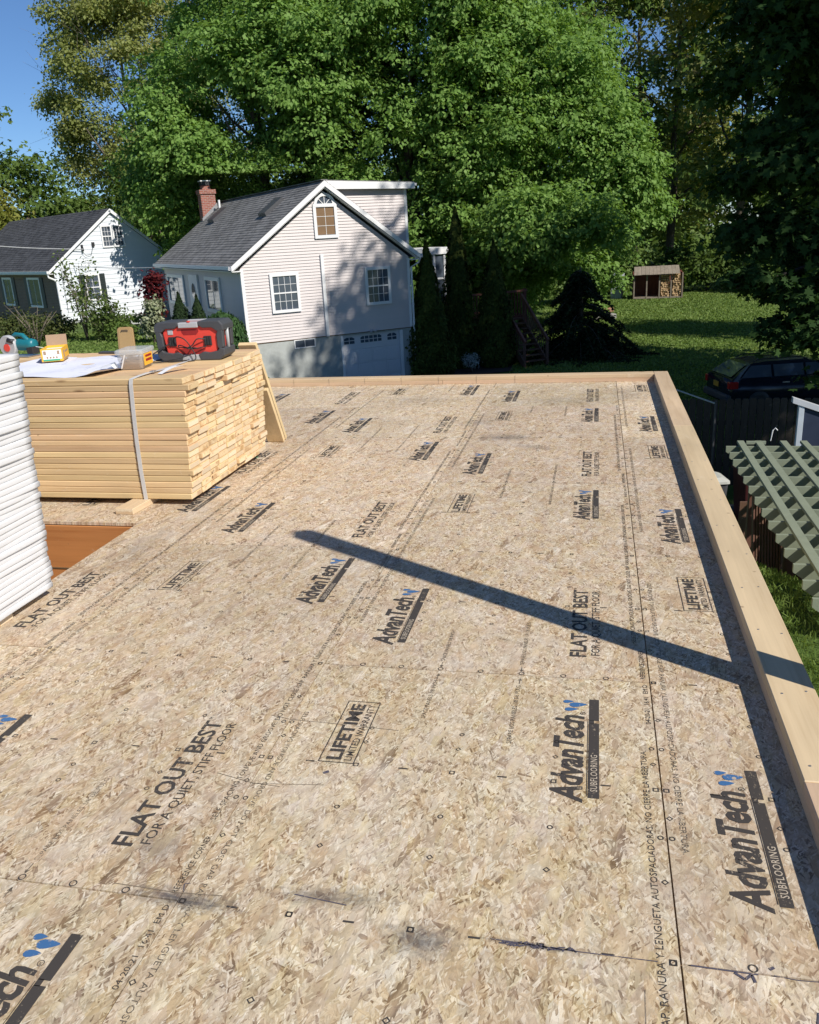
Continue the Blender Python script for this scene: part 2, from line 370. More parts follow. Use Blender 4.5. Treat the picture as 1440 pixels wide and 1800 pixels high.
M['paper'] = plain('plan_paper', (0.72, 0.74, 0.83), 0.8, var=0.04)
M['green_paper'] = plain('green_label', (0.05, 0.36, 0.19), 0.6)
M['paper_line'] = plain('plan_print', (0.36, 0.40, 0.56), 0.8)
M['strap'] = plain('grey_white_strapping', (0.60, 0.59, 0.57), 0.4)
M['asphalt'] = plain('asphalt', (0.055, 0.055, 0.056), 0.9, var=0.2, scale=3, bump=0.3)
M['concrete'] = None

def tubplastic():
    t = NT('clear_tub_plastic'); t.col((0.75, 0.77, 0.78)); t.rough(0.25)
    t.b.inputs['Transmission Weight'].default_value = 0.0; t.b.inputs['Alpha'].default_value = 1
    tr = t.n('BsdfTransparent'); tr.inputs[0].default_value = (0.93, 0.94, 0.95, 1)
    mx = t.n('MixShader'); t.setv(mx.inputs[0], t.math('MULTIPLY_ADD', t.noise(t.coord(), 20, 2), 0.1, 0.30))
    t.l(tr.outputs[0], mx.inputs[1]); t.l(t.b.outputs[0], mx.inputs[2]); t.l(mx.outputs[0], t.t.nodes['Material Output'].inputs[0])
    return t.mat
M['tub'] = tubplastic()
def concrete_mat():
    t = NT('parged_concrete'); co = t.coord()
    n = t.noise(co, 1.3, 6, 0.6); n2 = t.noise(co, 9, 4, 0.6)
    c = t.ramp(t.math('MULTIPLY_ADD', n2, 0.3, t.math('MULTIPLY', n, 0.7)), [(0.32, (0.30, 0.315, 0.30)), (0.6, (0.43, 0.45, 0.435))])
    t.col(c); t.rough(0.85); t.bump(n2, 0.2, 0.01); return t.mat
M['concrete'] = concrete_mat()
def siding_mat(name, c, grime):
    t = NT(name); co = t.coord()
    n = t.noise(t.mapping(co, (0.5, 0.5, 6)), 1.0, 4, 0.6)
    cc = t.hsv(c, val=t.math('MULTIPLY_ADD', n, 0.14, 0.93))
    g = t.ramp(t.noise(t.mapping(co, (1.4, 1.4, 0.5)), 1.0, 5, 0.65), [(0.55, 0.0), (0.8, 1.0)])
    t.col(t.mix(t.math('MULTIPLY', g, 0.16), cc, grime)); t.rough(0.5); return t.mat
M['siding'] = siding_mat('grey_pink_vinyl_siding', (0.61, 0.555, 0.545), (0.40, 0.38, 0.36))
M['clap'] = siding_mat('white_painted_shingle', (0.70, 0.74, 0.78), (0.42, 0.44, 0.40))
def shingle_mat(name, a, b):
    t = NT(name); co = t.coord()
    br = t.n('TexBrick'); t.l(t.mapping(co, (1, 1, 1), (0, 0, R(90))), br.inputs['Vector'])
    cell = t.voro(t.mapping(co, (5.0, 3.4, 5.0)), 1.0, 'F1', 'Color')
    s = t.n('SeparateColor'); t.l(cell, s.inputs[0])
    n = t.noise(co, 60, 2); big = t.noise(t.mapping(co, (0.6, 1.2, 1)), 1.0, 4)
    k = t.math('ADD', t.math('MULTIPLY', s.outputs[0], 0.45), t.math('ADD', t.math('MULTIPLY', n, 0.25), t.math('MULTIPLY', big, 0.4)))
    t.t.nodes.remove(br)
    t.col(t.ramp(k, [(0.25, a), (0.8, b)])); t.rough(0.9); t.b.inputs['Specular IOR Level'].default_value = 0.25
    t.bump(n, 0.3, 0.01); return t.mat
M['roof_grey'] = shingle_mat('grey_asphalt_shingle', (0.125, 0.122, 0.12), (0.25, 0.245, 0.24))
M['roof_dark'] = shingle_mat('black_asphalt_shingle', (0.045, 0.046, 0.050), (0.095, 0.097, 0.105))
def brick_mat(name, c1, c2, mortar, sc=1.0):
    t = NT(name); co = t.coord(); ge = t.n('NewGeometry')
    sx = t.n('SeparateXYZ'); t.l(co, sx.inputs[0]); cb = t.n('CombineXYZ')
    t.l(t.math('ADD', sx.outputs[0], sx.outputs[1]), cb.inputs[0]); t.l(sx.outputs[2], cb.inputs[1])
    br = t.n('TexBrick'); t.l(cb.outputs[0], br.inputs['Vector']); br.inputs['Scale'].default_value = sc
    br.inputs['Brick Width'].default_value = 0.21; br.inputs['Row Height'].default_value = 0.075; br.inputs['Mortar Size'].default_value = 0.008
    br.inputs['Color1'].default_value = (*c1, 1); br.inputs['Color2'].default_value = (*c2, 1); br.inputs['Mortar'].default_value = (*mortar, 1)
    t.col(t.mix(0.25, br.outputs[0], t.noise(co, 20, 3, out='Color'), 'OVERLAY')); t.rough(0.85); t.bump(br.outputs[1], -0.4, 0.01); return t.mat
M['brick'] = brick_mat('red_brick', (0.33, 0.10, 0.065), (0.24, 0.075, 0.05), (0.36, 0.30, 0.27))
M['brick_tan'] = brick_mat('tan_brick', (0.22, 0.14, 0.10), (0.16, 0.10, 0.075), (0.27, 0.23, 0.19))
def grass_ground():
    t = NT('lawn'); p = t.pos()
    n = t.noise(p, 0.35, 5, 0.6); n2 = t.noise(p, 6, 4, 0.7); n3 = t.noise(t.mapping(p, (40, 40, 40)), 1.0, 3, 0.7)
    k = t.math('ADD', t.math('MULTIPLY', n, 0.5), t.math('ADD', t.math('MULTIPLY', n2, 0.3), t.math('MULTIPLY', n3, 0.3)))
    c = t.ramp(k, [(0.32, (0.055, 0.085, 0.02)), (0.52, (0.09, 0.152, 0.032)), (0.68, (0.15, 0.195, 0.055)), (0.85, (0.205, 0.215, 0.085))])
    t.col(c); t.rough(0.95); t.b.inputs['Specular IOR Level'].default_value = 0.15
    t.bump(t.math('ADD', n3, t.math('MULTIPLY', n2, 0.6)), 0.9, 0.06); return t.mat
M['lawn'] = grass_ground()
M['mulch'] = plain('bark_mulch', (0.055, 0.035, 0.025), 0.95, var=0.4, scale=14, bump=0.8)
M['stone'] = plain('grey_stone', (0.28, 0.27, 0.25), 0.85, var=0.25, scale=8, bump=0.4)
M['flagstone'] = plain('red_stone', (0.33, 0.17, 0.11), 0.85, var=0.25, scale=8, bump=0.4)
# leaves
M['maple'] = leaf_mat('maple_leaf', (0.110, 0.200, 0.042), (0.175, 0.305, 0.066), (0.26, 0.40, 0.11), 0.40, 0.6)
M['maple_shaded'] = leaf_mat('shaded_maple_leaf', (0.016, 0.042, 0.008), (0.025, 0.060, 0.011), (0.04, 0.082, 0.016), 0.22, 0.5, .7)  # darker copy of the maple leaf, the tree's shade put into its colour
M['olive'] = leaf_mat('spring_olive_leaf', (0.18, 0.225, 0.055), (0.27, 0.31, 0.09), (0.37, 0.38, 0.16), 0.45, 0.3)
M['yellowgreen'] = leaf_mat('yellow_green_leaf', (0.13, 0.16, 0.026), (0.20, 0.225, 0.04), (0.27, 0.27, 0.07), 0.35, 0.5)
M['midgreen'] = leaf_mat('mid_green_leaf', (0.06, 0.105, 0.022), (0.10, 0.165, 0.033), (0.155, 0.22, 0.055), 0.34, 0.4)
M['conifer'] = leaf_mat('arborvitae_leaf', (0.026, 0.046, 0.008), (0.048, 0.072, 0.011), (0.10, 0.115, 0.02), 0.15, 1.6, 0.8)
M['spruce'] = leaf_mat('spruce_needle', (0.010, 0.022, 0.008), (0.017, 0.034, 0.011), (0.028, 0.05, 0.015), 0.1, 1.0, 0.8)
M['weeping'] = leaf_mat('weeping_needle', (0.03, 0.07, 0.022), (0.045, 0.10, 0.03), (0.075, 0.145, 0.045), 0.12, 1.5)
M['redleaf'] = leaf_mat('red_maple_leaf', (0.05, 0.006, 0.008), (0.09, 0.010, 0.013), (0.14, 0.02, 0.02), 0.3, 1.5)
M['varieg'] = leaf_mat('variegated_leaf', (0.12, 0.16, 0.07), (0.26, 0.29, 0.16), (0.46, 0.47, 0.33), 0.25, 3.0)
M['shrubleaf'] = leaf_mat('shrub_leaf', (0.05, 0.09, 0.02), (0.10, 0.15, 0.035), (0.17, 0.22, 0.07), 0.3, 1.0)
M['bushdark'] = leaf_mat('olive_bush_leaf', (0.035, 0.05, 0.014), (0.065, 0.085, 0.022), (0.11, 0.12, 0.035), 0.2, 1.0)
M['whiteflower'] = leaf_mat('white_flower', (0.12, 0.17, 0.12), (0.5, 0.55, 0.52), (0.75, 0.76, 0.74), 0.2, 8.0)
M['blade'] = leaf_mat('grass_blade', (0.11, 0.175, 0.04), (0.175, 0.265, 0.062), (0.25, 0.32, 0.10), 0.4, 0.6)

# ------------------------------------------------------------------ ground
HO = np.array((-11.9678, 24.8649, -1.8378))                  # near left corner of the grey house, bottom of its siding
HG = np.array((math.sin(R(51)), math.cos(R(51)))); HB = np.array((-math.cos(R(51)), math.sin(R(51))))
def sstep(t): t = np.clip(t, 0, 1); return t*t*(3-2*t)
def ground_z(x, y):
    x = np.asarray(x, float); y = np.asarray(y, float)
    s = (x-HO[0])*HG[0] + (y-HO[1])*HG[1]
    z = -4.0 + 2.15*sstep((1.3-s)/3.2)
    z = z + 0.12*sstep((y-20)/10)*sstep((s-2)/4)
    z = z + 0.45*sstep((y-44)/14)*sstep((s-6)/6)
    z = z + 0.04*np.sin(x*0.31+1.0)*np.cos(y*0.27)
    return z
def gz(x, y): return float(ground_z(x, y))
xs = np.concatenate([[-420, -300, -200, -140, -100, -80], np.linspace(-65, 45, 111), [60, 80, 110, 160, 240, 420]])
ys = np.concatenate([[-300, -150, -80, -40], np.linspace(-20, 85, 106), [95, 120, 160, 220, 300, 450]])
gx, gy = np.meshgrid(xs, ys); zz = ground_z(gx, gy)
vv = np.stack([gx, gy, zz], -1).reshape(-1, 3); nx = len(xs)
ff = [(j*nx+i, j*nx+i+1, (j+1)*nx+i+1, (j+1)*nx+i) for j in range(len(ys)-1) for i in range(nx-1)]
me = bpy.data.meshes.new('ground'); me.from_pydata(vv.tolist(), [], ff); me.materials.append(M['lawn'])
me.polygons.foreach_set('use_smooth', [True]*len(ff))
tag(mobj('ground', me), kind='structure')

def sheet(name, pts, mat, dz=0.03, sub=8):
    """quad patch laid over the ground"""
    a, b, c, d = [np.array(p, float) for p in pts]; vs = []; fs = []
    for j in range(sub+1):
        for i in range(sub+1):
            u, v = i/sub, j/sub
            p = (a*(1-u)+b*u)*(1-v) + (d*(1-u)+c*u)*v
            vs.append((p[0], p[1], gz(p[0], p[1])+dz))
    for j in range(sub):
        for i in range(sub): fs.append((j*(sub+1)+i, j*(sub+1)+i+1, (j+1)*(sub+1)+i+1, (j+1)*(sub+1)+i))
    m = bpy.data.meshes.new(name); m.from_pydata(vs, [], fs); m.materials.append(mat)
    return tag(mobj(name, m), kind='structure')
def hloc(x, y): p = HO[:2] + HG*x + HB*y; return (p[0], p[1])
sheet('driveway', [hloc(3.2, -9), hloc(6.2, -9), hloc(6.2, -0.05), hloc(3.2, -0.05)], M['asphalt'], 0.02)
sheet('planting_bed', [(-6.9, 28.2), (-3.4, 30.6), (-3.6, 33.4), (-7.0, 31.6)], M['mulch'], 0.03)

# ------------------------------------------------------------------ subfloor of OSB panels with their printing
W = 1.2065; PL = 2.4384; YF = 6.05; XW = 0.3705
OPX, OPY0, OPY1 = -2.85, 0.56, 1.526
def poly_mesh(name, pts2, z0, z1, mats):
    mb = MB(); mb.prism(pts2, z0, z1); return mb.mesh(name, mats, fixn=True)
sub = empty('subfloor', (0, 0, 0), 0, 'wide new subfloor of tan printed strand boards laid in staggered rows', 'floor')

def text_data(txt, bold=0.0, shear=0.0, space=1.0):
    cu = bpy.data.curves.new('lettering', 'FONT'); cu.body = txt; cu.size = 1.0; cu.offset = bold; cu.shear = shear
    cu.space_character = space; cu.resolution_u = 2; cu.fill_mode = 'FRONT'
    o = bpy.data.objects.new('lettering', cu); COL.objects.link(o)
    dg = bpy.context.evaluated_depsgraph_get(); dg.update()
    m = bpy.data.meshes.new_from_object(o.evaluated_get(dg))
    v = np.array([x.co[:2] for x in m.vertices]); f = [tuple(p.vertices) for p in m.polygons]
    bpy.data.objects.remove(o); bpy.data.curves.remove(cu); bpy.data.meshes.remove(m)
    return v, f
INK_Z = 0.0012
def put_text(mb, txt, v0, v1, ubase, h, bold=0.0, shear=0.0, m=0, flip=False, z=INK_Z, space=1.0):
    """text reading along +v (panel length) between v0 and v1; letters stand towards -u; h = cap height"""
    v, f = text_data(txt, bold, shear, space)
    mn = v.min(0); mx = v.max(0)
    cap = 0.70
    a = (v[:, 0]-mn[0])/(mx[0]-mn[0])*(v1-v0) + v0
    b = v[:, 1]/cap*h
    if flip: pts = [((ubase + bb), (v0+v1-aa), z) for aa, bb in zip(a, b)]
    else: pts = [((ubase - bb), aa, z) for aa, bb in zip(a, b)]
    mb.add(pts, f, m)
def ring(mb, u, v, r, w=0.0026, n=14, m=0, sq=None):
    pts = []
    if sq is None: A = [2*math.pi*i/n for i in range(n)]; P = [(math.cos(a), math.sin(a)) for a in A]
    elif sq == 'square': P = [(-1,-1),(1,-1),(1,1),(-1,1)]
    else: P = [(-1.15,0),(0,-1.15),(1.15,0),(0,1.15)]
    n = len(P)
    vs = [(u+p[0]*r, v+p[1]*r, INK_Z) for p in P] + [(u+p[0]*(r-w*1.3), v+p[1]*(r-w*1.3), INK_Z) for p in P]
    mb.add(vs, [(i, (i+1) % n, n+(i+1) % n, n+i) for i in range(n)], m)
def rect(mb, u0, u1, v0, v1, m=0, z=INK_Z): mb.add([(u0,v0,z),(u1,v0,z),(u1,v1,z),(u0,v1,z)], [(0,1,2,3)], m)

def drop(mb, u, v, L, w, ang, m):
    pts = []
    for i in range(12):
        a = 2*math.pi*i/12; x = math.cos(a)*L/2; y = math.sin(a)*w/2*(1.0 - 0.55*math.cos(a))
        pts.append((u + x*math.cos(ang) - y*math.sin(ang), v + x*math.sin(ang) + y*math.cos(ang), INK_Z))
    mb.add(pts, [tuple(range(12))], m)
def logo(mb, du, dv):
    put_text(mb, 'AdvanTech', 0.178+dv, 0.632+dv, 0.2235+du, 0.089, 0.029, 0.2, space=.96)
    rect(mb, 0.242+du, 0.274+du, 0.203+dv, 0.590+dv); rect(mb, 0.242+du, 0.274+du, 0.605+dv, 0.737+dv); rect(mb, 0.242+du, 0.258+du, 0.588+dv, 0.607+dv)
    put_text(mb, 'SUBFLOORING', 0.232+dv, 0.412+dv, 0.268+du, 0.020, 0.006, 0.0, m=2, z=INK_Z+0.0008, space=1.1)
    rect(mb, 0.2375+du, 0.2395+du, 0.21+dv, 0.60+dv, 0)
    ring(mb, 0.221+du, 0.646+dv, 0.009, 0.0016); put_text(mb, 'R', 0.642+dv, 0.650+dv, 0.2245+du, 0.007)
    drop(mb, 0.183+du, 0.668+dv, 0.045, 0.020, 0.15, 1); drop(mb, 0.205+du, 0.699+dv, 0.060, 0.026, 0.15, 1); drop(mb, 0.172+du, 0.716+dv, 0.036, 0.018, 0.15, 1)
def slogan(mb):
    put_text(mb, 'FLAT OUT BEST', 0.163, 0.785, 0.983, 0.060, 0.022); put_text(mb, 'TM', 0.79, 0.806, 0.936, 0.012)
    put_text(mb, 'FOR A QUIET, STIFF FLOOR', 0.178, 0.778, 1.034, 0.032, 0.004)
def warranty(mb):
    for (a, b, c, d) in ((0.170, 0.1735, 1.834, 2.188), (0.284, 0.2875, 1.834, 2.188), (0.170, 0.2875, 1.830, 1.8335), (0.170, 0.2875, 2.185, 2.1885)): rect(mb, a, b, c, d)
    put_text(mb, 'LIFETIME', 1.846, 2.17, 0.238, 0.046, 0.03); put_text(mb, 'LIMITED WARRANTY', 1.846, 2.17, 0.274, 0.024, 0.004)
    rect(mb, 0.14, 0.168, 1.825, 1.8285)
def edge_right(mb):
    put_text(mb, 'REFERENCE CORNER', 0.022, 0.235, 1.193, 0.017)
    put_text(mb, 'SELF-SPACING TONGUE AND GROOVE. DO NOT CLOSE GAP. RANURA Y LENGUETA AUTOSPACIADORAS. NO CIERRE LA ABERTURA.', 0.30, 2.02, 1.172, 0.0175, -0.004)
    put_text(mb, '04-20-21  16:41  EM D', 2.17, 2.42, 1.196, 0.016)
def edge_left(mb):
    put_text(mb, 'SELF-SPACING TONGUE AND GROOVE. DO NOT CLOSE GAP. RANURA Y LENGUETA AUTOSPACIADORAS. NO CIERRE LA ABERTURA.', 0.35, 2.1, 0.036, 0.017, -0.004, flip=True)
def spacing(mb):
    for uu, tx in ((0.452, 'SPACE PANELS 1/8 INCH'), (0.752, 'SEPARE LOS PANELES 1/8 DE PULG')):
        L = 0.012*len(tx)
        put_text(mb, tx, 0.075, 0.075+L, uu+0.006, 0.015); put_text(mb, tx, PL-0.075-L, PL-0.075, uu+0.006, 0.015)
        for vv_, d in ((0.045, -1), (PL-0.045, 1)):
            rect(mb, uu-0.0015, uu+0.0015, vv_-0.018, vv_+0.018); mb.add([(uu-0.008, vv_+d*0.006, INK_Z), (uu+0.008, vv_+d*0.006, INK_Z), (uu, vv_+d*0.022, INK_Z)], [(0, 1, 2)])
def marks(mb, umax=9):
    for uu in (0.013, 0.295, 0.597, 0.900, 1.190):
        if uu > umax: continue
        for k in range(1, 4): ring(mb, uu, 0.6096*k, 0.0085, sq='square')
        for k in range(1, 5): ring(mb, uu, 0.4877*k, 0.0085, sq='diamond')
        for k in range(1, 6): ring(mb, uu, 0.4064*k, 0.0085)
    for i in range(9):
        uu = 0.0 + 0.1508*i
        if 0.02 < uu < min(umax, 1.18): ring(mb, uu, 0.012, 0.011)
    for uu in (0.146, 0.445, 0.748, 1.05):
        if uu > umax: continue
        for vv_ in (0.6096, 1.2192, 1.8288): rect(mb, uu-0.014, uu+0.014, vv_-0.003, vv_+0.003)
INKS = [M['ink'], M['ink_blue'], M['ink_knock']]
def pm(name, fns, mats):
    mb = MB()
    for f in fns: f(mb)
    return mb.mesh(name, mats)
PR = dict(
    logo_low=pm('logo_print', [lambda m: logo(m, 0, 0)], INKS),
    logo_high=pm('logo_print', [lambda m: logo(m, 0.757, 1.562)], INKS),
    slogan=pm('slogan_print', [slogan], INKS), warranty=pm('warranty_print', [warranty], INKS),
    edge_r=pm('edge_print', [edge_right], [M['ink']]), edge_l=pm('edge_print', [edge_left], [M['ink_faint']]),
    spacing=pm('spacing_print', [spacing], [M['ink_faint']]),
    marks=pm('nailing_marks', [marks], [M['ink']]), marks_half=pm('nailing_marks', [lambda m: marks(m, 0.42)], [M['ink']]))
TH = 0.018
GX = {0: 0.0022}
def add_panel(col, y0, clipx=None):
    ya, yb = max(y0+0.0026, -5.2), min(y0+PL-0.0026, YF+0.138)
    if yb-ya < 0.05: return
    x0 = col*W + (0.0022 if col == 0 else 0.0016); x1 = (col+1)*W - (0.0022 if col == -1 else 0.0016)
    if col == 0: x1 = XW+0.138
    rects = [(x0, x1, ya, yb)]
    if x0 < OPX and ya < OPY1 and yb > OPY0:
        if x1 > OPX:   # L shaped panel cut round the stair opening
            pts = [(x1, ya), (x1, yb)]
            if yb > OPY1: pts += [(x0, yb), (x0, OPY1), (OPX, OPY1)]
            else: pts += [(OPX, yb)]
            if ya < OPY0: pts += [(OPX, OPY0), (x0, OPY0), (x0, ya)]
            else: pts += [(OPX, ya)]
            polys = [pts]
        else:
            polys = []
            if ya < OPY0: polys.append([(x0, ya), (x1, ya), (x1, OPY0), (x0, OPY0)])
            if yb > OPY1: polys.append([(x0, OPY1), (x1, OPY1), (x1, yb), (x0, yb)])
    else: polys = [[(x0, ya), (x1, ya), (x1, yb), (x0, yb)]]
    for pts in polys:
        ox, oy = col*W, y0
        me = poly_mesh('subfloor_panel', [(a-ox, b-oy) for a, b in pts], -TH, 0.0, [M['osb']])
        p = mobj('subfloor_panel', me, sub, (ox, oy, 0))
        if len(polys) > 1: continue
        full = ya <= y0+0.01 and yb >= y0+PL-0.01
        def pr(k, a, b):
            if oy+b < yb and oy+a > ya:
                o_ = mobj(PR[k].name.split('.')[0], PR[k], p)
                if k in ('edge_l', 'edge_r', 'spacing'): tag(o_, kind='stuff')
        if col == 0:
            pr('logo_low', 0.17, 0.75); pr('warranty', 1.82, 2.19); pr('edge_l', 0.3, 2.1)
            if full: tag(mobj('nailing_marks', PR['marks_half'], p), kind='stuff')
        elif col >= -3:
            if col > -3 or oy > 1.6 or oy < -1.5: pr('logo_low', 0.17, 0.75)
            pr('warranty', 1.82, 2.19); pr('logo_high', 1.73, 2.3); pr('slogan', 0.15, 0.82); pr('edge_r', 0.02, 2.42)
            if col > -3: pr('edge_l', 0.3, 2.1); pr('spacing', 0.02, 2.42)
            if full and col > -3: tag(mobj('nailing_marks', PR['marks'], p), kind='stuff')
for col in range(0, -7, -1):
    o0 = 0.0 if col % 2 else -PL/2
    for k in range(-3, 4): add_panel(col, o0 + k*PL)
# dark bearing layer seen in the joints, cut round the stair opening
mb = MB()
mb.box(OPX+.004, XW+0.13, -5.19, YF+0.13, -0.24, -0.006); mb.box(-8.38, OPX+.0039, -5.19, OPY0-.004, -0.24, -0.006); mb.box(-8.38, OPX+.0039, OPY1+0.004, YF+0.13, -0.24, -0.006)
mb.build('joist_layer', [M['gap']], sub)
# pencil / chalk lines and hand marks
mb = MB()
def stroke(pts, w, m=0):
    for (a, b) in zip(pts[:-1], pts[1:]):
        a = Vector((*a, 0)); b = Vector((*b, 0)); d = (b-a).normalized(); n_ = Vector((-d.y, d.x, 0))*w/2
        mb.add([(a-n_)+Vector((0, 0, .0016)), (a+n_)+Vector((0, 0, .0016)), (b+n_)+Vector((0, 0, .0016)), (b-n_)+Vector((0, 0, .0016))], [(0, 1, 2, 3)], m)
stroke([(-1.40, -1.190), (-1.22, -1.196), (-1.10, -1.188)], 0.0025); stroke([(-0.92, -1.155), (-0.78, -1.17)], 0.003, 1)
stroke([(-1.11, -0.748), (-1.2, -0.742), (-1.33, -0.71)], 0.002); stroke([(-1.2, -0.745), (-0.98, -0.722)], 0.002)
stroke([(-1.28, -0.375), (-1.2, -0.392), (-1.0, -0.40)], 0.002); stroke([(-0.98, -0.402), (-0.82, -0.41)], 0.002)
for i in range(26):
    x = -0.40 + i*0.0065; stroke([(x, -1.222+rnd.uniform(-.008, .008)), (x+0.012, -1.219+rnd.uniform(-.008, .008))], 0.004, 1)
stroke([(-0.42, -1.2165), (-0.24, -1.222), (-0.05, -1.2215)], 0.0025, 1)
stroke([(0.02, -1.2205), (0.06, -1.2215), (0.16, -1.2225)], 0.004, 1); stroke([(0.11, -1.225), (0.13, -1.24), (0.145, -1.225), (0.15, -1.245)], 0.006, 1)
stroke([(0.19, -1.22), (0.24, -1.2245), (0.31, -1.22)], 0.0022, 1); stroke([(0.185, -1.205), (0.195, -1.198)], 0.007, 1)
stroke([(-0.10, -1.9), (-0.08, -1.3)], 0.0012); stroke([(0.245, -1.36), (0.262, -1.30)], 0.004, 1)
stroke([(-1.205, -1.19), (-1.215, -1.165), (-1.2, -1.16)], 0.0025, 1); stroke([(-1.0, -0.665), (-0.985, -0.655)], 0.012, 1)
tag(mb.build('hand_drawn_marks', [M['pencil'], M['chalk_blue']], sub), kind='stuff')

# ------------------------------------------------------------------ sole plates round the deck
def board_mesh(L, w, t, axis, mats, bev=0.003, taper=None):
    mb = MB()
    d = [0, 0, 0]; d[axis] = L
    o = [i for i in range(3) if i != axis]
    d[o[0]] = w; d[o[1]] = t
    mb.box(-d[0]/2, d[0]/2, -d[1]/2, d[1]/2, -d[2]/2, d[2]/2)
    me = mb.mesh('board', mats, bevel=bev)
    if len(mats) > 1:
        for p in me.polygons:
            if abs(p.normal[axis]) > 0.9: p.material_index = 1
    return me
pr_ = empty('wall_plate', (XW+0.07, 0, 0), 0, 'pale double wall plate along the right edge of the deck, crossed by a shadow', 'wall plate', 'wall plates')
for (ya, yb, z) in ((-5.2, 1.15, 0.019), (1.153, YF+0.14, 0.019), (-5.2, -0.62, 0.0572), (-0.617, 3.72, 0.0572), (3.723, YF+0.14, 0.0572)):
    mobj('plate_board', board_mesh(yb-ya, 0.14, 0.0378, 1, [M['lumber_y'], M['end']]), pr_, (rnd.uniform(-.001, .001), (ya+yb)/2, z))
mb = MB()
for i in range(28):
    for dx in (-.035, .04):
        mb.lathe([(.0, 0), (.0045, 0), (.0045, .0012), (.0, .0012)], (dx+rnd.uniform(-.008, .008), -5.0+.4064*i+rnd.uniform(-.03, .03), .0760), 6)
tag(mb.build('nail_heads', [M['steel']], pr_), kind='stuff')
pf_ = empty('wall_plate', (-3.0, YF+0.07, 0), 0, 'pale double wall plate along the far edge of the deck, lit on its near face', 'wall plate', 'wall plates')
LF = XW+3.0
M['lumber_f'] = M['lumber_far']
for (xa, xb, z) in ((-5.4, 1.2, 0.019), (1.203, LF-0.002, 0.019), (-5.4, -0.9, 0.0572), (-0.897, LF-0.002, 0.0572)):
    mobj('plate_board', board_mesh(xb-xa, 0.14, 0.0378, 0, [M['lumber_f'], M['end']]), pf_, ((xa+xb)/2, rnd.uniform(-.001, .001), z))
mb = MB()
for i in range(12):
    x = -2.5+0.4064*i
    mb.box(x, x+0.0025, -0.0712, 0.0, 0.004, 0.0768)
mb.build('layout_lines', [M['pencil']], pf_)

# walls of the new storey below, and the stair well
nb = empty('new_house_wall', (0, 0, 0), 0, 'sheathed lower storey walls of the new house under the deck', 'wall')
mb = MB()
mb.box(XW+0.125, XW+0.139, -5.2, YF+0.139, -4.3, -0.02); mb.box(-8.4, XW+0.124, YF+0.125, YF+0.139, -4.3, -0.02)
mb.box(-8.4, XW+0.124, -5.2, -5.186, -4.3, -0.02); mb.box(-8.4, -8.386, -5.18, YF+0.12, -4.3, -0.02)
mb.build('sheathing', [M['osb']], nb)
mb = MB()
mb.box(-5.6, OPX+0.016, OPY1-0.020, OPY1-0.002, -2.6, -0.022)
mb.build('plywood_panel', [M['plywood']], nb)
mb = MB(); mb.box(OPX-0.004, OPX+0.014, OPY0, OPY1-0.02, -2.6, -0.022); mb.build('plywood_panel', [M['plywood']], nb)
mb = MB(); mb.box(-5.6, OPX, OPY0-0.018, OPY0, -2.6, -0.022); mb.build('plywood_panel', [M['plywood']], nb)
mb = MB(); mb.box(-5.62, -5.6, OPY0, OPY1, -2.6, -0.022); mb.build('plywood_panel', [M['plywood']], nb)
mb = MB(); mb.box(-8.2, 0.4, -5.0, YF, -2.75, -2.62); mb.build('lower_floor', [M['osb']], nb)
mb = MB(); mb.box(-5.6, OPX, OPY1-0.0245, OPY1-0.0205, -0.30, -0.292); mb.build('panel_joint', [M['gap']], nb)

# timber post outside the right-hand wall (its shadow lies across the deck)
tp = empty('timber_post', (0.78, -0.20, -4.0), R(18), 'tall square timber post standing just outside the right wall', 'post')
mb = MB(); mb.box(-0.052, 0.052, -0.052, 0.052, 0, 6.66); mb.build('post', [M['lumber_z']], tp, bevel=0.004)
mb = MB(); mb.box(-0.16, 0.16, -0.16, 0.16, -0.1, 0.02); mb.build('footing', [M['concrete']], tp)

# ------------------------------------------------------------------ lumber stack
LX0, LX1, LY0, LB = -6.30, -2.655, 1.872, 0.140
ls = empty('lumber_stack', (-4.48, LY0+0.63, 0), 0, 'big strapped stack of yellow sawn framing boards on the left of the deck', 'lumber')
NV = 4; bm_ = []
for i in range(NV):
    me = board_mesh(3.645, 0.1386, 0.0377, 0, [M['lumber'], M['end']], 0.0048); bm_.append(me)
for r in range(20):
    for c in range(9):
        me = bm_[rnd.randrange(NV)]
        o = mobj('board', me, ls)
        z = 0.0392 + 0.0381*r + 0.019
        ex = rnd.choice((0, 0, 0, 0, 1))*rnd.uniform(0, 0.022) + rnd.uniform(-0.005, 0.005)
        if r >= 17: ex += rnd.uniform(-0.012, 0.035)
        o.location = ((LX0+LX1)/2 + ex + 0.0022*r + 4.48, (c+0.5)*LB - 0.63 + rnd.uniform(-.0016, .0016), z + rnd.uniform(-.0004, .0004))
        o.rotation_euler = (rnd.uniform(-.006, .006), 0, rnd.uniform(-.0015, .0015))
mb = MB()
def strip(path, w, t, m=0, side=(1, 0, 0)):
    s = Vector(side).normalized()
    for a, b in zip(path[:-1], path[1:]):
        a = Vector(a); b = Vector(b); d = (b-a).normalized(); n_ = s.cross(d).normalized()
        vs = [a-s*w/2-n_*t/2, a+s*w/2-n_*t/2, a+s*w/2+n_*t/2, a-s*w/2+n_*t/2, b-s*w/2-n_*t/2, b+s*w/2-n_*t/2, b+s*w/2+n_*t/2, b-s*w/2+n_*t/2]
        mb.add(vs, [(3,2,1,0),(4,5,6,7),(0,1,5,4),(1,2,6,5),(2,3,7,6),(3,0,4,7)], m)
ox = 4.48; oy = LY0+0.63
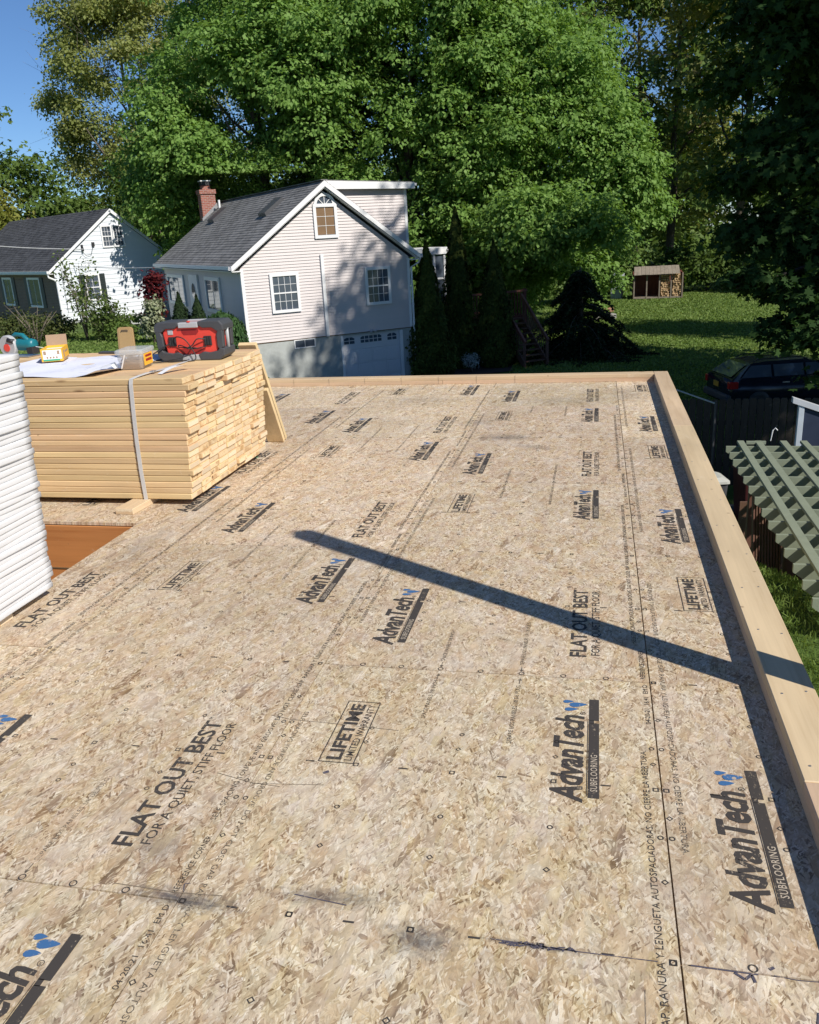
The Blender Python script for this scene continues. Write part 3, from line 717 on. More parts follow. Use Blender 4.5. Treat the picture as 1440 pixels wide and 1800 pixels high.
strip([(-2.972+ox, 1.862-oy, 0.03), (-2.976+ox, 1.861-oy, 0.22), (-2.972+ox, 1.860-oy, 0.42), (-2.962+ox, 1.860-oy, 0.62), (-2.953+ox, 1.862-oy, 0.77), (-2.948+ox, 1.866-oy, 0.803), (-2.930+ox, 1.93-oy, 0.812), (-2.92+ox, 2.02-oy, 0.815), (-2.915+ox, 2.16-oy, 0.808), (-2.915+ox, 2.6-oy, 0.806), (-2.915+ox, 3.14-oy, 0.806), (-2.915+ox, 3.142-oy, 0.03)], 0.026, 0.002)
mb.build('strap', [M['strap']], ls)
mb = MB(); mb.box(-2.925+ox, -2.895+ox, 2.05-oy, 2.085-oy, 0.809, 0.820); mb.build('strap_buckle', [M['steel']], ls, bevel=0.002)
tagm = MB()
for i in range(10):
    a = -2.86 + ox; y_ = 2.03-oy + 0.021*i; z_ = 0.806+0.030*math.sin(i/9*2.6)
    x_ = a + 0.011*i
    if i: tagm.add([(px, py, pz), (px+0.04, py-0.018, pz), (x_+0.04, y_-0.018, z_), (x_, y_, z_)], [(0, 1, 2, 3)])
    px, py, pz = x_, y_, z_
tagm.build('strap_tail', [M['white']], ls)
for i, (x, yn) in enumerate(((-2.985, 1.675), (-5.5, 1.70))):
    d = empty('wood_bearer', (x, 2.4, 0), R(-3 if i == 0 else 2), ('short flat wood bearer poking out under the strapped end of the lumber', 'flat wood bearer under the hidden far end of the lumber')[i], 'bearer')
    mobj('block', board_mesh(1.44, 0.125, 0.0385, 1, [M['lumber_y'], M['end']], 0.003), d, (0, yn+0.72-2.4, 0.0193))
mb = MB(); mb.box(-0.04, 0.05, -0.03, 0.03, 0, 0.0012); g = mb.build('paper_tag', [M['green_paper']], None, (-2.745, 3.03, 0.0016), (0, 0, 0.6)); tag(g, 'green tag lying on the deck under the end of the lumber', 'tag')
# planks leaning on the back of the stack
def plank(x, y0, z0, y1, z1, w, t, label):
    o = empty('leaning_plank', (x, y0, 0), 0, label, 'plank', 'planks leaning on the lumber stack')
    mb = MB(); mb.beam((0, 0, z0), (0, y1-y0, z1), w, t, 0, up=(0, 0, 1))
    mb.build('plank', [M['lumber_z']], o, bevel=0.002); return o
plank(-2.735, 3.60, 0.012, 3.175, 0.835, 0.14, 0.036, 'longer of the two planks leaning on the far end of the lumber stack')
plank(-2.725, 3.525, 0.012, 3.285, 0.475, 0.14, 0.036, 'short plank leaning in front of the longer one at the end of the lumber stack')

# ------------------------------------------------------------------ white board stack
wsx0, wsx1, wsy0, wsy1, wst = -5.11, -2.715, -0.715, 0.505, 0.0262
ws = empty('board_stack', ((wsx0+wsx1)/2, (wsy0+wsy1)/2, 0), 0, 'tall stack of white rigid boards with wavy edges at the left frame edge', 'board stack')
def sheet_mesh(seed):
    r = random.Random(seed); mb = MB(); NX, NY = 6, 26
    LX, LY = wsx1-wsx0, wsy1-wsy0
    ph = [r.uniform(0, 6.28) for _ in range(5)]
    prof = [(0.43, -0.5), (0.49, -0.455), (0.515, -0.25), (0.525, 0.05), (0.515, 0.3), (0.49, 0.455), (0.43, 0.5)]
    def wob(y): return 0.0016*math.sin(y*5.2+ph[0]) + 0.0012*math.sin(y*13+ph[1])
    def xo(y): return 0.004*math.sin(y*3.1+ph[2]) + 0.003*math.sin(y*8.7+ph[3])
    rows = []
    for j in range(NY+1):
        y = -LY/2 + LY*j/NY
        ring_ = []
        ring_.append((-LX/2, y, -wst*0.48)); 
        for (e, h) in prof: ring_.append((LX/2 - 0.012 + e*0.03 + xo(y), y, wst*1.0*h + wob(y)))
        ring_.append((-LX/2, y, wst*0.48)); rows.append(ring_)
    k = len(rows[0]); b = 0
    for rg in rows: mb.v += rg
    for j in range(NY):
        for i in range(k):
            mb.f.append((j*k+i, j*k+(i+1) % k, (j+1)*k+(i+1) % k, (j+1)*k+i)); mb.m.append(0)
    mb.f.append(tuple(range(k))[::-1]); mb.m.append(0); mb.f.append(tuple(NY*k+i for i in range(k))); mb.m.append(0)
    return mb.mesh('board_sheet', [M['foam']], fixn=True, smooth=False)
shm = [sheet_mesh(i) for i in range(6)]
for m_ in shm:
    for p in m_.polygons:
        if len(p.vertices) == 4: p.use_smooth = True
for i in range(42):
    o = mobj('board_sheet', shm[rnd.randrange(6)], ws, (rnd.uniform(-.0045, .0045) + 0.0014*i, rnd.uniform(-.006, .006), 0.045 + wst*(i+0.5)), (rnd.uniform(-.0010, .0010), 0, rnd.uniform(-.004, .004)))
for i, y in enumerate((-0.5, 0.2)):
    b = empty('wood_bearer', (-3.9, y, 0), 0, ('wood bearer under the near half of the white board stack', 'wood bearer under the far half of the white board stack')[i], 'bearer')
    mobj('block', board_mesh(2.3, 0.09, 0.0435, 0, [M['lumber'], M['end']], 0.003), b, (0, 0, 0.0218))

# ------------------------------------------------------------------ things on the lumber (top at LT)
LT = 0.803
def xz_prism(mb, pts, y0, y1, m=0): mb.prism(pts, y0, y1, 'y', m)
# jobsite radio
rad = empty('jobsite_radio', (-2.885, 2.735, LT), R(3), 'red and black rugged jobsite radio on top of the lumber stack', 'radio')
mb = MB()
xz_prism(mb, [(-.185, .05), (-.11, .035), (.12, .035), (.20, .06), (.215, .19), (.18, .235), (-.18, .235), (-.205, .19)], -.128, .135)
mb.build('body', [M['red']], rad, bevel=0.008, seg=2, fixn=True)
mb = MB(); xz_prism(mb, [(-.10, .075), (-.06, .04), (.07, .04), (.11, .075), (.06, .085), (-.05, .085)], -.1295, -.11); xz_prism(mb, [(-.06, .195), (-.045, .175), (.05, .175), (.07, .195), (.07, .215), (-.06, .215)], -.1295, -.11)
mb.build('speaker_recess_shade', [M['dark_red']], rad, fixn=True)  # no hollow is cut; the recess shade is put into the darker red
for sx in (-1, 1):
    mb = MB()
    P = [(.07, .0), (.215, .0), (.255, .03), (.258, .075), (.225, .085), (.205, .062), (.14, .052), (.10, .060), (.055, .040)]
    xz_prism(mb, [(sx*a, b) for a, b in P], -.155, .165); mb.build('bottom_bumper', [M['charcoal']], rad, bevel=0.007, seg=2, fixn=True)
    mb = MB()
    P = [(.075, .242), (.105, .222), (.175, .222), (.215, .195), (.262, .20), (.262, .238), (.235, .268), (.075, .268)]
    xz_prism(mb, [(sx*a, b) for a, b in P], -.150, .16); mb.build('top_bumper', [M['charcoal']], rad, bevel=0.007, seg=2, fixn=True)
    for y0, y1 in ((-.148, -.085), (.095, .158)):
        mb = MB(); xz_prism(mb, [(sx*.212, .075), (sx*.252, .085), (sx*.256, .20), (sx*.222, .21), (sx*.205, .17), (sx*.205, .10)], y0, y1)
        mb.build('side_post', [M['charcoal']], rad, bevel=0.005, fixn=True)
    mb = MB(); mb.tube([(sx*.248, .0, .075), (sx*.25, .0, .21)], .014, 8); mb.build('side_bar', [M['grey']], rad, smooth=True)
    mb = MB(); mb.box(sx*.135-.028, sx*.135+.028, -.142, -.125, .10, .165)
    for k in range(3): mb.box(sx*.135-.025+.019*k, sx*.135-.012+.019*k, -.147, -.1415, .105, .16)
    mb.build('latch', [M['black']], rad, bevel=0.002)
mb = MB(); xz_prism(mb, [(-.085, .002), (.085, .002), (.065, .04), (-.065, .04)], -.150, .160); mb.build('base_bar', [M['grey']], rad, bevel=0.004, fixn=True)
mb = MB(); mb.box(-.0745, .0745, -.152, -.10, .225, .262); mb.box(-.0745, .0745, .10, .16, .235, .266); mb.build('carry_handle', [M['grey']], rad, bevel=0.006, seg=2)
mb = MB(); mb.box(-.003, .018, -.155, -.130, .262, .272); mb.build('button', [M['red']], rad, bevel=0.002)
mb = MB(); mb.box(-.165, -.125, -.134, -.127, .180, .215); mb.build('badge', [M['grey']], rad, bevel=0.002)
for pts in ([(-.135, -.13, .14), (-.08, -.19, .17), (-.02, -.2, .15), (.02, -.19, .09), (.045, -.19, .03), (.03, -.22, .006), (-.06, -.25, .006), (-.2, -.27, .006)],
            [(.135, -.13, .14), (.07, -.18, .15), (.03, -.19, .11), (-.01, -.2, .09), (.05, -.17, .085), (.12, -.14, .095)],
            [(-.135, -.13, .13), (-.2, -.17, .10), (-.27, -.2, .06), (-.33, -.22, .03)], [(.0, -.2, .09), (-.07, -.17, .11), (-.075, -.17, .095), (.06, -.19, .09)],
            [(.02, -.19, .05), (-.05, -.22, .03), (-.12, -.26, .02), (-.2, -.28, .006), (-.36, -.3, .006)]):
    # smooth the cord
    P = [Vector(p) for p in pts]; Q = []
    for i in range(len(P)-1):
        p0, p1, p2, p3 = P[max(i-1, 0)], P[i], P[i+1], P[min(i+2, len(P)-1)]
        for k in range(6):
            t = k/6; Q.append(0.5*((2*p1) + (p2-p0)*t + (2*p0-5*p1+4*p2-p3)*t*t + (3*p1-p0-3*p2+p3)*t*t*t))
    Q.append(P[-1]); mb = MB(); mb.tube(Q, 0.0045, 6); mb.build('power_cord', [M['black']], rad, smooth=True)

rad.scale = (0.94, 0.66, 0.97); rad.location = (-2.905, 2.69, LT)
# clear tub of screws
tb = empty('screw_tub', (-3.17, 2.335, LT), R(8), 'clear plastic tub half full of screws beside the radio', 'tub')
mb = MB(); n = 4
prof = [(.075, .0), (.083, .06), (.088, .115)]
def rrect(hx, hy, z, r=.018):
    pts = []
    for cx, cy, a0 in ((hx-r, hy-r, 0), (-hx+r, hy-r, 90), (-hx+r, -hy+r, 180), (hx-r, -hy+r, 270)):
        for k in range(4): a = R(a0+30*k); pts.append((cx+r*math.cos(a), cy+r*math.sin(a), z))
    return pts
def loft(mb, rings, m=0, cap0=True, cap1=True):
    b = len(mb.v); n = len(rings[0])
    for rg in rings: mb.v += rg
    for i in range(len(rings)-1):
        for j in range(n): mb.f.append((b+i*n+j, b+i*n+(j+1) % n, b+(i+1)*n+(j+1) % n, b+(i+1)*n+j)); mb.m.append(m)
    if cap0: mb.f.append(tuple(b+j for j in range(n))[::-1]); mb.m.append(m)
    if cap1: mb.f.append(tuple(b+(len(rings)-1)*n+j for j in range(n))); mb.m.append(m)
loft(mb, [rrect(.076, .10, .001), rrect(.086, .112, .10)], cap1=False); mb.build('tub_body', [M['tub']], tb, smooth=True)
mb = MB(); loft(mb, [rrect(.091, .118, .10), rrect(.093, .12, .112), rrect(.093, .12, .122), rrect(.086, .112, .128)]); mb.build('lid', [M['tub']], tb)
mb = MB()
loft(mb, [rrect(.070, .094, .003), rrect(.074, .098, .04), rrect(.05, .07, .062)])
for i in range(150):
    p = Vector((rnd.uniform(-.066, .066), rnd.uniform(-.09, .09), rnd.uniform(.03, .066))); d = Vector((rnd.uniform(-1, 1), rnd.uniform(-1, 1), rnd.uniform(-.5, .5))).normalized()*.018
    mb.beam(p-d, p+d, .004, .004)
mb.build('screws', [M['card']], tb)
mb = MB(); mb.beam((-.055, -.118, .012), (-.02, -.126, .098), .012, .003); mb.build('handle', [M['white']], tb)
mb = MB(); mb.box(.0815, .0865, -.07, .07, .02, .095); mb.build('label', [M['yellow']], tb); mb = MB(); mb.box(.0868, .0885, -.05, .05, .045, .06); mb.box(.0868, .0885, -.05, .05, .072, .085); mb.build('label_print', [M['dark_red']], tb)

# tan lid standing on edge
ld = empty('bin_lid', (-3.50, 2.80, LT), R(10), 'tan plastic lid standing upright behind the screw tub', 'lid')
mb = MB(); pts = []
for cx, cz, a0 in ((.035, .195, 0), (-.035, .195, 90), (-.04, .025, 180), (.04, .025, 270)):
    for k in range(4): a = R(a0+30*k); pts.append((cx+.022*math.cos(a), cz+.022*math.sin(a)))
mb.prism(pts, -.010, .010, 'y'); mb.build('panel', [M['tan']], ld, bevel=0.003, fixn=True)
mb = MB(); mb.prism([(a*0.8, (b-.11)*.88+.11) for a, b in pts], -.0135, -.0102, 'y'); mb.build('inset', [M['tan']], ld, bevel=0.001, fixn=True)
mb = MB(); mb.tube([(-.025, -.02, .188), (-.02, -.022, .194), (.02, -.022, .194), (.025, -.02, .188)], .003, 6); mb.build('grip', [M['black']], ld)
ld.rotation_euler = (R(-7), 0, R(10))
# small boards behind on the stack
mb = MB(); mb.box(-.22, .22, -.04, .04, 0, .018); o = mb.build('wood_offcut', [M['lumber']], None, (-3.36, 2.98, LT+.001), (0, 0, .1), bevel=.002); tag(o, 'short board offcut lying behind the screw tub', 'offcut')
mb = MB(); mb.box(-.28, .28, -.03, .03, 0, .012); o = mb.build('wood_offcut', [M['charcoal']], None, (-3.62, 3.05, LT+.001), (0, 0, -.15), bevel=.002); tag(o, 'thin dark strip lying along the back of the lumber top', 'strip')

# drawings
pg = MB(); NXp, NYp = 14, 10
for j in range(NYp+1):
    for i in range(NXp+1):
        u, v = i/NXp, j/NYp
        x = -4.30 + 1.06*u + 0.10*v; y = 1.985 + 0.93*v - 0.02*u
        z = LT+.004 + .004*math.sin(6*u+3*v) + .004*math.sin(14*u-5*v) + .003*abs(math.sin(9*v+u)) + (0.03*max(0, u-.9)/.1*max(0, .35-v)/.35)
        pg.v.append((x, y, z))
for j in range(NYp):
    for i in range(NXp): pg.f.append((j*(NXp+1)+i, j*(NXp+1)+i+1, (j+1)*(NXp+1)+i+1, (j+1)*(NXp+1)+i)); pg.m.append(0)
pl = empty('building_plans', (0, 0, 0), 0, 'open sheets of building plans spread on the lumber under a yellow box', 'plans')
o = pg.build('sheet', [M['paper']], pl, smooth=True)
mb = MB()
for k in range(16):
    u0 = rnd.uniform(.05, .85); v0 = rnd.uniform(.08, .9); L = rnd.uniform(.05, .14)
    x = -4.30+1.06*u0+.10*v0; y = 1.985+.93*v0
    if k % 2: mb.add([(x, y, LT+.019), (x+L, y, LT+.019), (x+L, y+.004, LT+.019), (x, y+.004, LT+.019)], [(0, 1, 2, 3)])
    else: mb.add([(x, y, LT+.019), (x+.004, y, LT+.019), (x+.004, y+L, LT+.019), (x, y+L, LT+.019)], [(0, 1, 2, 3)])
mb.build('drawn_lines', [M['paper_line']], pl)
mb = MB(); mb.add([(0, 0, 0), (.09, .01, .02), (.085, .07, .035), (-.005, .06, .012)], [(0, 1, 2, 3)]); mb.add([(.09, .01, .02), (.11, .015, .0), (.105, .075, .0), (.085, .07, .035)], [(0, 1, 2, 3)])
o = mb.build('folded_paper', [M['white']], None, (-3.37, 2.20, LT+.012)); tag(o, 'small folded white paper beside the screw tub', 'paper')

# open yellow screw box
yb = empty('screw_box', (-4.03, 2.72, LT+.014), R(24), 'open yellow cardboard box with white label lying on the plans', 'box')
mb = MB()
bx, by, bz = .072, .125, .088
mb.box(-bx, bx, -by, by, 0, .002)
for (x0, x1, y0, y1) in ((-bx, bx, -by, -by+.003), (-bx, bx, by-.003, by), (-bx, -bx+.003, -by+.003, by-.003), (bx-.003, bx, -by+.003, by-.003)): mb.box(x0, x1, y0, y1, .002, bz)
mb.build('carton', [M['yellow']], yb)
mb = MB(); mb.beam((0, by, bz), (0, by+.012, bz+.075), 2*bx, .003); mb.build('flap', [M['card']], yb)
mb = MB(); mb.beam((-bx, 0, bz), (-bx-.05, .0, bz+.012), .003, .003); mb.box(-bx+.004, bx-.004, -by+.004, by-.004, bz-.02, bz-.017); mb.build('liner', [M['white']], yb)
mb = MB(); mb.box(-bx+.012, bx-.006, -by-.0015, -by, .016, bz-.008); mb.build('label', [M['white']], yb)
mb = MB(); mb.box(-bx+.012, bx-.02, -by-.0018, -by, .004, .0155); mb.build('label_band', [M['green_paper']], yb)
mb = MB()
for k in range(4): mb.box(-bx+.035+.021*k, -bx+.047+.021*k, -by-.003, -by-.0016, .022, .034)
mb.box(-bx+.018, -bx+.036, -by-.003, -by-.0016, .048, .074); mb.box(bx-.034, bx-.018, -by-.003, -by-.0016, .048, .074)
mb.box(bx, bx+.0012, -.085, -.05, .02, .07); mb.box(bx, bx+.0012, -.03, .09, .05, .062); mb.box(bx, bx+.0012, -.1, .1, .004, .014)
mb.build('label_print', [M['card']], yb)

# circular saw
cs = empty('circular_saw', (-4.58, 3.04, LT+.002), R(-8), 'teal cordless circular saw with grey blade guard at the left end of the lumber', 'saw')
mb = MB(); mb.box(-.20, .20, -.085, .085, .0, .006); mb.build('base_plate', [M['steel']], cs, bevel=.002)
mb = MB(); mb.lathe([(.0, -.03), (.088, -.03), (.096, -.02), (.096, .012), (.088, .02), (.0, .02)], (-.07, -.01, .095), 24, 0, 'y'); mb.build('blade_guard', [M['grey']], cs, smooth=False, fixn=True)
mb = MB(); mb.lathe([(.0, -.036), (.035, -.036), (.035, -.031), (.0, -.031)], (-.07, -.01, .08), 16, 0, 'y'); mb.build('flange', [M['red']], cs, fixn=True)
mb = MB(); mb.lathe([(.02, -.11), (.048, -.10), (.055, -.05), (.055, .08), (.048, .115), (.02, .12)], (.075, .03, .10), 18, 0, 'x'); mb.build('motor_housing', [M['teal']], cs, smooth=True, fixn=True)
mb = MB(); mb.tube([(-.06, .02, .16), (.0, .02, .195), (.08, .02, .185), (.14, .02, .13), (.15, .02, .07)], [.018, .02, .02, .022, .026], 10); mb.build('handle', [M['teal']], cs, smooth=True)
mb = MB(); mb.tube([(.01, -.03, .135), (-.05, -.035, .15)], .022, 10); mb.build('front_grip', [M['black']], cs, smooth=True)
mb = MB(); mb.box(.13, .20, -.02, .07, .02, .085); mb.build('battery', [M['black']], cs, bevel=.006, seg=2)

cs.scale = (.84, .84, .84)
# ------------------------------------------------------------------ foliage tools
def rng(seed): return np.random.default_rng(seed)
def norm(a): return a/np.maximum(np.linalg.norm(a, axis=-1, keepdims=True), 1e-9)
STAR = np.array([(-.5, 0), (-.30, .16), (-.28, .44), (-.02, .22), (.14, .50), (.20, .20), (.55, .0), (.20, -.20), (.14, -.50), (-.02, -.22), (-.28, -.44), (-.30, -.16)])
DIAM = np.array([(-.5, 0), (-.05, .33), (.5, 0), (-.05, -.33)])
TUFT = np.array([(-.5, -.05), (-.25, .30), (.0, .16), (.18, .36), (.5, .03), (.16, -.10), (.12, -.38), (-.16, -.2)])
NEEDLE = np.array([(-.5, -.07), (.5, -.03), (.5, .03), (-.5, .07)])
def leaves_mesh(name, C, N, T, S, mat, shape=DIAM, fold=0.18):
    """C centres, N normals, T tip direction hints, S sizes"""
    n = len(C); N = norm(N); T = T - N*(T*N).sum(-1, keepdims=True); T = norm(T); B = np.cross(N, T); k = len(shape)
    V = C[:, None] + (T[:, None]*shape[None, :, :1] + B[:, None]*shape[None, :, 1:] - N[:, None]*(np.abs(shape[None, :, 1:])*fold + np.maximum(shape[None, :, :1], 0)*fold))*S[:, None, None]
    V = V.reshape(-1, 3).astype(np.float32)
    me = bpy.data.meshes.new(name); me.vertices.add(n*k); me.vertices.foreach_set('co', V.ravel())
    me.loops.add(n*k); me.loops.foreach_set('vertex_index', np.arange(n*k, dtype=np.int32))
    me.polygons.add(n); me.polygons.foreach_set('loop_start', np.arange(n, dtype=np.int32)*k)
    try: me.polygons.foreach_set('loop_total', np.full(n, k, dtype=np.int32))
    except Exception: pass
    me.materials.append(mat); me.update(calc_edges=True); return me
def on_ellipsoids(g, lobes, per, shell=(0.72, 1.05), down=0.25):
    """points over lobes (cx,cy,cz,rx,ry,rz); returns points and outward directions"""
    L = np.asarray(lobes, float); idx = np.repeat(np.arange(len(L)), per)
    d = norm(g.normal(size=(len(idx), 3))); d[:, 2] = np.where(d[:, 2] < -down, -d[:, 2]*g.uniform(0, 1, len(d)), d[:, 2])
    d = norm(d); r = g.uniform(shell[0], shell[1], len(idx))[:, None]
    return L[idx, :3] + d*r*L[idx, 3:], norm(d/L[idx, 3:])
def crown(g, main, nsub, subr, nclump, nleaf, leaf, spread=0.38, zcut=None, flat=0.75, face=None, droop=0.5, shellmain=(0.62, 1.0)):
    """main ellipsoids -> sub lobes -> clumps -> leaves"""
    sp, sd = on_ellipsoids(g, main, nsub, shellmain, 0.8)
    if zcut is not None:
        k = sp[:, 2] > zcut; sp, sd = sp[k], sd[k]
    rr = g.uniform(subr[0], subr[1], len(sp))
    lob = np.concatenate([sp, np.stack([rr, rr, rr*flat*g.uniform(.8, 1.25, len(rr))], 1)], 1)
    cp, cd = on_ellipsoids(g, lob, nclump, (0.55, 1.08), 0.35)
    if face is not None:                       # drop clumps buried on the far side (never seen from this side of the street)
        k = (cd @ np.asarray(face)) > -0.55; cp, cd = cp[k], cd[k]
    n = len(cp)*nleaf; ci = np.repeat(np.arange(len(cp)), nleaf)
    off = g.normal(size=(n, 3))*spread*np.array([1, 1, .6])
    C = cp[ci] + off
    N = cd[ci]*0.75 + np.array([0, 0, 0.55]) + g.normal(size=(n, 3))*0.55
    T = cd[ci]*0.6 + np.array([0, 0, -droop]) + g.normal(size=(n, 3))*0.5
    S = leaf*g.uniform(0.65, 1.3, n)
    if zcut is not None:
        k = C[:, 2] > zcut-0.3; C, N, T, S = C[k], N[k], T[k], S[k]
    return C, N, T, S
def limbs(g, base, top, r0, n=9, spread=0.5, start=0.3, lean=0.12, lens=0.55, twigs=0):
    mb = MB(); base = np.array(base, float); top = np.array(top, float); H = top-base; h = np.linalg.norm(H)
    K = 9; tr = [base + H*t/ (K-1) + np.array([g.normal()*lean*t/3, g.normal()*lean*t/3, 0]) for t in range(K)]
    mb.tube([tuple(p) for p in tr], [r0*(1.25 if i == 0 else 1)*(1-0.86*i/(K-1)) for i in range(K)], 9)
    tips = []
    for i in range(n):
        t = start + (0.92-start)*i/max(1, n-1); p = base + H*t; a = i*2.4 + g.uniform(-.5, .5)
        L = h*lens*(1.05-t)*g.uniform(.7, 1.2)+0.4; dr = np.array([math.cos(a), math.sin(a), g.uniform(.45, 1.1)]); dr /= np.linalg.norm(dr)
        q1 = p + dr*L*.5; q2 = q1 + (dr+np.array([0, 0, .35]))*L*.5*spread*1.6
        rb = r0*(1-.8*t)*.5
        mb.tube([tuple(p), tuple(q1), tuple(q2)], [rb, rb*.6, rb*.18], 6); tips.append((q1, q2))
        for k in range(twigs):
            f = g.uniform(.2, 1.0); s = p*(1-f)+q2*f if f > .5 else p*(1-2*f)+q1*2*f
            e = s + (dr*.6 + g.normal(size=3)*.45 + np.array([0, 0, .35]))*L*g.uniform(.2, .45)
            m_ = (s+e)/2 + g.normal(size=3)*.06*L
            mb.tube([tuple(s), tuple(m_), tuple(e)], [rb*.28, rb*.18, rb*.07], 4); tips.append((m_, e))
            for k2 in range(2):
                e2 = e + (e-s)*g.uniform(.25, .5) + g.normal(size=3)*.16*L*.4
                mb.tube([tuple(m_), tuple(e), tuple(e2)], [rb*.13, rb*.10, rb*.04], 3, caps=False); tips.append((e, e2))
    return mb, tips
def tree(name, base, top, r0, data, mat, label, cat='tree', group=None, bark='bark', shape=DIAM, nl=9, twigs=0, seed=1, fold=0.18, **k):
    g = rng(seed); o = empty(name, base, 0, label, cat, group)
    mb, tips = limbs(g, (0, 0, 0), tuple(np.array(top)-np.array(base)), r0, nl, twigs=twigs, **k)
    mb.build('trunk', [M[bark]], o, smooth=True)
    C, N, T, S = data; C = C-np.array(base)
    mobj('crown', leaves_mesh('crown', C, N, T, S, M[mat], shape, fold), o)
    return o
TOCAM = norm(np.array([0.25, -0.95, 0.1]))
# three big maples behind the grey house
g = rng(11)
def maple(seed, c, r, label, zc=-3.4, nsub=58, leaf=.215, nclump=62, nleaf=17, subr=(1.0, 2.0), extra=()):
    g = rng(seed); d = crown(g, [(c[0], c[1], c[2], r[0], r[1], r[2])], nsub, subr, nclump, nleaf, leaf, .20, zc, .95, TOCAM)
    for e in extra:
        d2 = crown(g, [e[:6]], e[6], subr, nclump, nleaf, leaf, .20, zc, .95, TOCAM); d = tuple(np.concatenate([a, b]) for a, b in zip(d, d2))
    q = (d[0][:, :2]-HO[:2]); lx_ = q@HG; ly_ = q@HB; keep = ~((lx_ > -.6) & (lx_ < 7.6) & (ly_ < 13.9) & (d[0][:, 2] < 4.6)); d = tuple(a[keep] for a in d)
    b = (c[0], c[1], gz(c[0], c[1])-.1)
    tree('maple_tree', b, (c[0], c[1], c[2]+r[2]*.7), .42, d, 'maple', label, 'tree', 'big maples behind the houses', shape=DIAM, seed=seed)
maple(21, (-17.2, 41.6, 4.2), (6.0, 5.2, 12.0), 'broad bright green maple behind the brick chimney of the grey house', -2.2, 160, extra=((-19.7, 37.8, 3.4, 2.3, 2.0, 3.4, 26), (-16.5, 39.0, 1.8, 2.6, 2.0, 2.4, 14), (-15.0, 39.8, 8.0, 3.2, 2.6, 5.0, 40)))
maple(22, (-9.7, 42.9, 5.4), (7.4, 5.4, 13.0), 'tallest bright green maple rising straight behind the grey house ridge', -2.8, 230, extra=((-13.2, 43.0, 7.5, 3.6, 3.4, 7.5, 46), (-6.3, 42.6, 5.5, 3.2, 3.2, 8.5, 46)))
maple(23, (-4.0, 45.0, 2.9), (5.5, 5.2, 9.6), 'bright green maple right of the grey house with branches down to the lawn', -3.2, 150, extra=((-3.2, 40.5, -.6, 2.2, 1.5, 1.6, 12), (0.3, 43.2, 2.6, 2.3, 2.0, 4.2, 26), (-1.6, 37.2, .6, 2.4, 1.5, 1.3, 16), (-3.4, 37.6, 1.2, 1.6, 1.3, 1.2, 9)))

# ------------------------------------------------------------------ generic house pieces (local frame: x along the gable, y back, z up)
def lap_wall(mb, xl, xr, z0, z1, step, P, lip=0.016, m=0):
    """horizontal lapped courses; xl(z), xr(z) give the ends; P maps (s, out, z) to a point"""
    z = z0
    while z < z1-1e-4:
        zt = min(z+step, z1)
        a, b, c, d = xl(z), xr(z), xr(zt), xl(zt)
        if b-a > .02:
            if c-d < 0: c = d = (c+d)/2
            mb.add([P(a, lip, z), P(b, lip, z), P(c, .002, zt), P(d, .002, zt)], [(0, 1, 2, 3)], m)
            mb.add([P(a, 0, z), P(b, 0, z), P(b, lip, z), P(a, lip, z)], [(0, 1, 2, 3)], m)
        z = zt
def roof_slope(mb, a0, a1, b0, b1, step, lip=0.014, m=0, under=0.12):
    """a0-a1 eave line, b0-b1 ridge line; stepped shingle courses"""
    a0, a1, b0, b1 = map(Vector, (a0, a1, b0, b1)); n_ = (a1-a0).cross(b0-a0).normalized()
    if n_.z < 0: n_ = -n_
    L = (b0-a0).length; k = max(1, round(L/step))
    for i in range(k):
        t0, t1 = i/k, (i+1)/k
        p0, p1, q0, q1 = a0.lerp(b0, t0), a1.lerp(b1, t0), a0.lerp(b0, t1), a1.lerp(b1, t1)
        mb.add([p0+n_*lip, p1+n_*lip, q1+n_*.002, q0+n_*.002], [(0, 1, 2, 3)], m)
        mb.add([p0, p1, p1+n_*lip, p0+n_*lip], [(0, 1, 2, 3)], m)
    mb.add([a0-n_*under, a1-n_*under, b1-n_*under, b0-n_*under], [(3, 2, 1, 0)], m)
    mb.add([a0, a1, a1-n_*under, a0-n_*under], [(0, 1, 2, 3)], m); mb.add([a0, b0, b0-n_*under, a0-n_*under], [(0, 1, 2, 3)], m); mb.add([a1, b1, b1-n_*under, a1-n_*under], [(0, 1, 2, 3)], m)
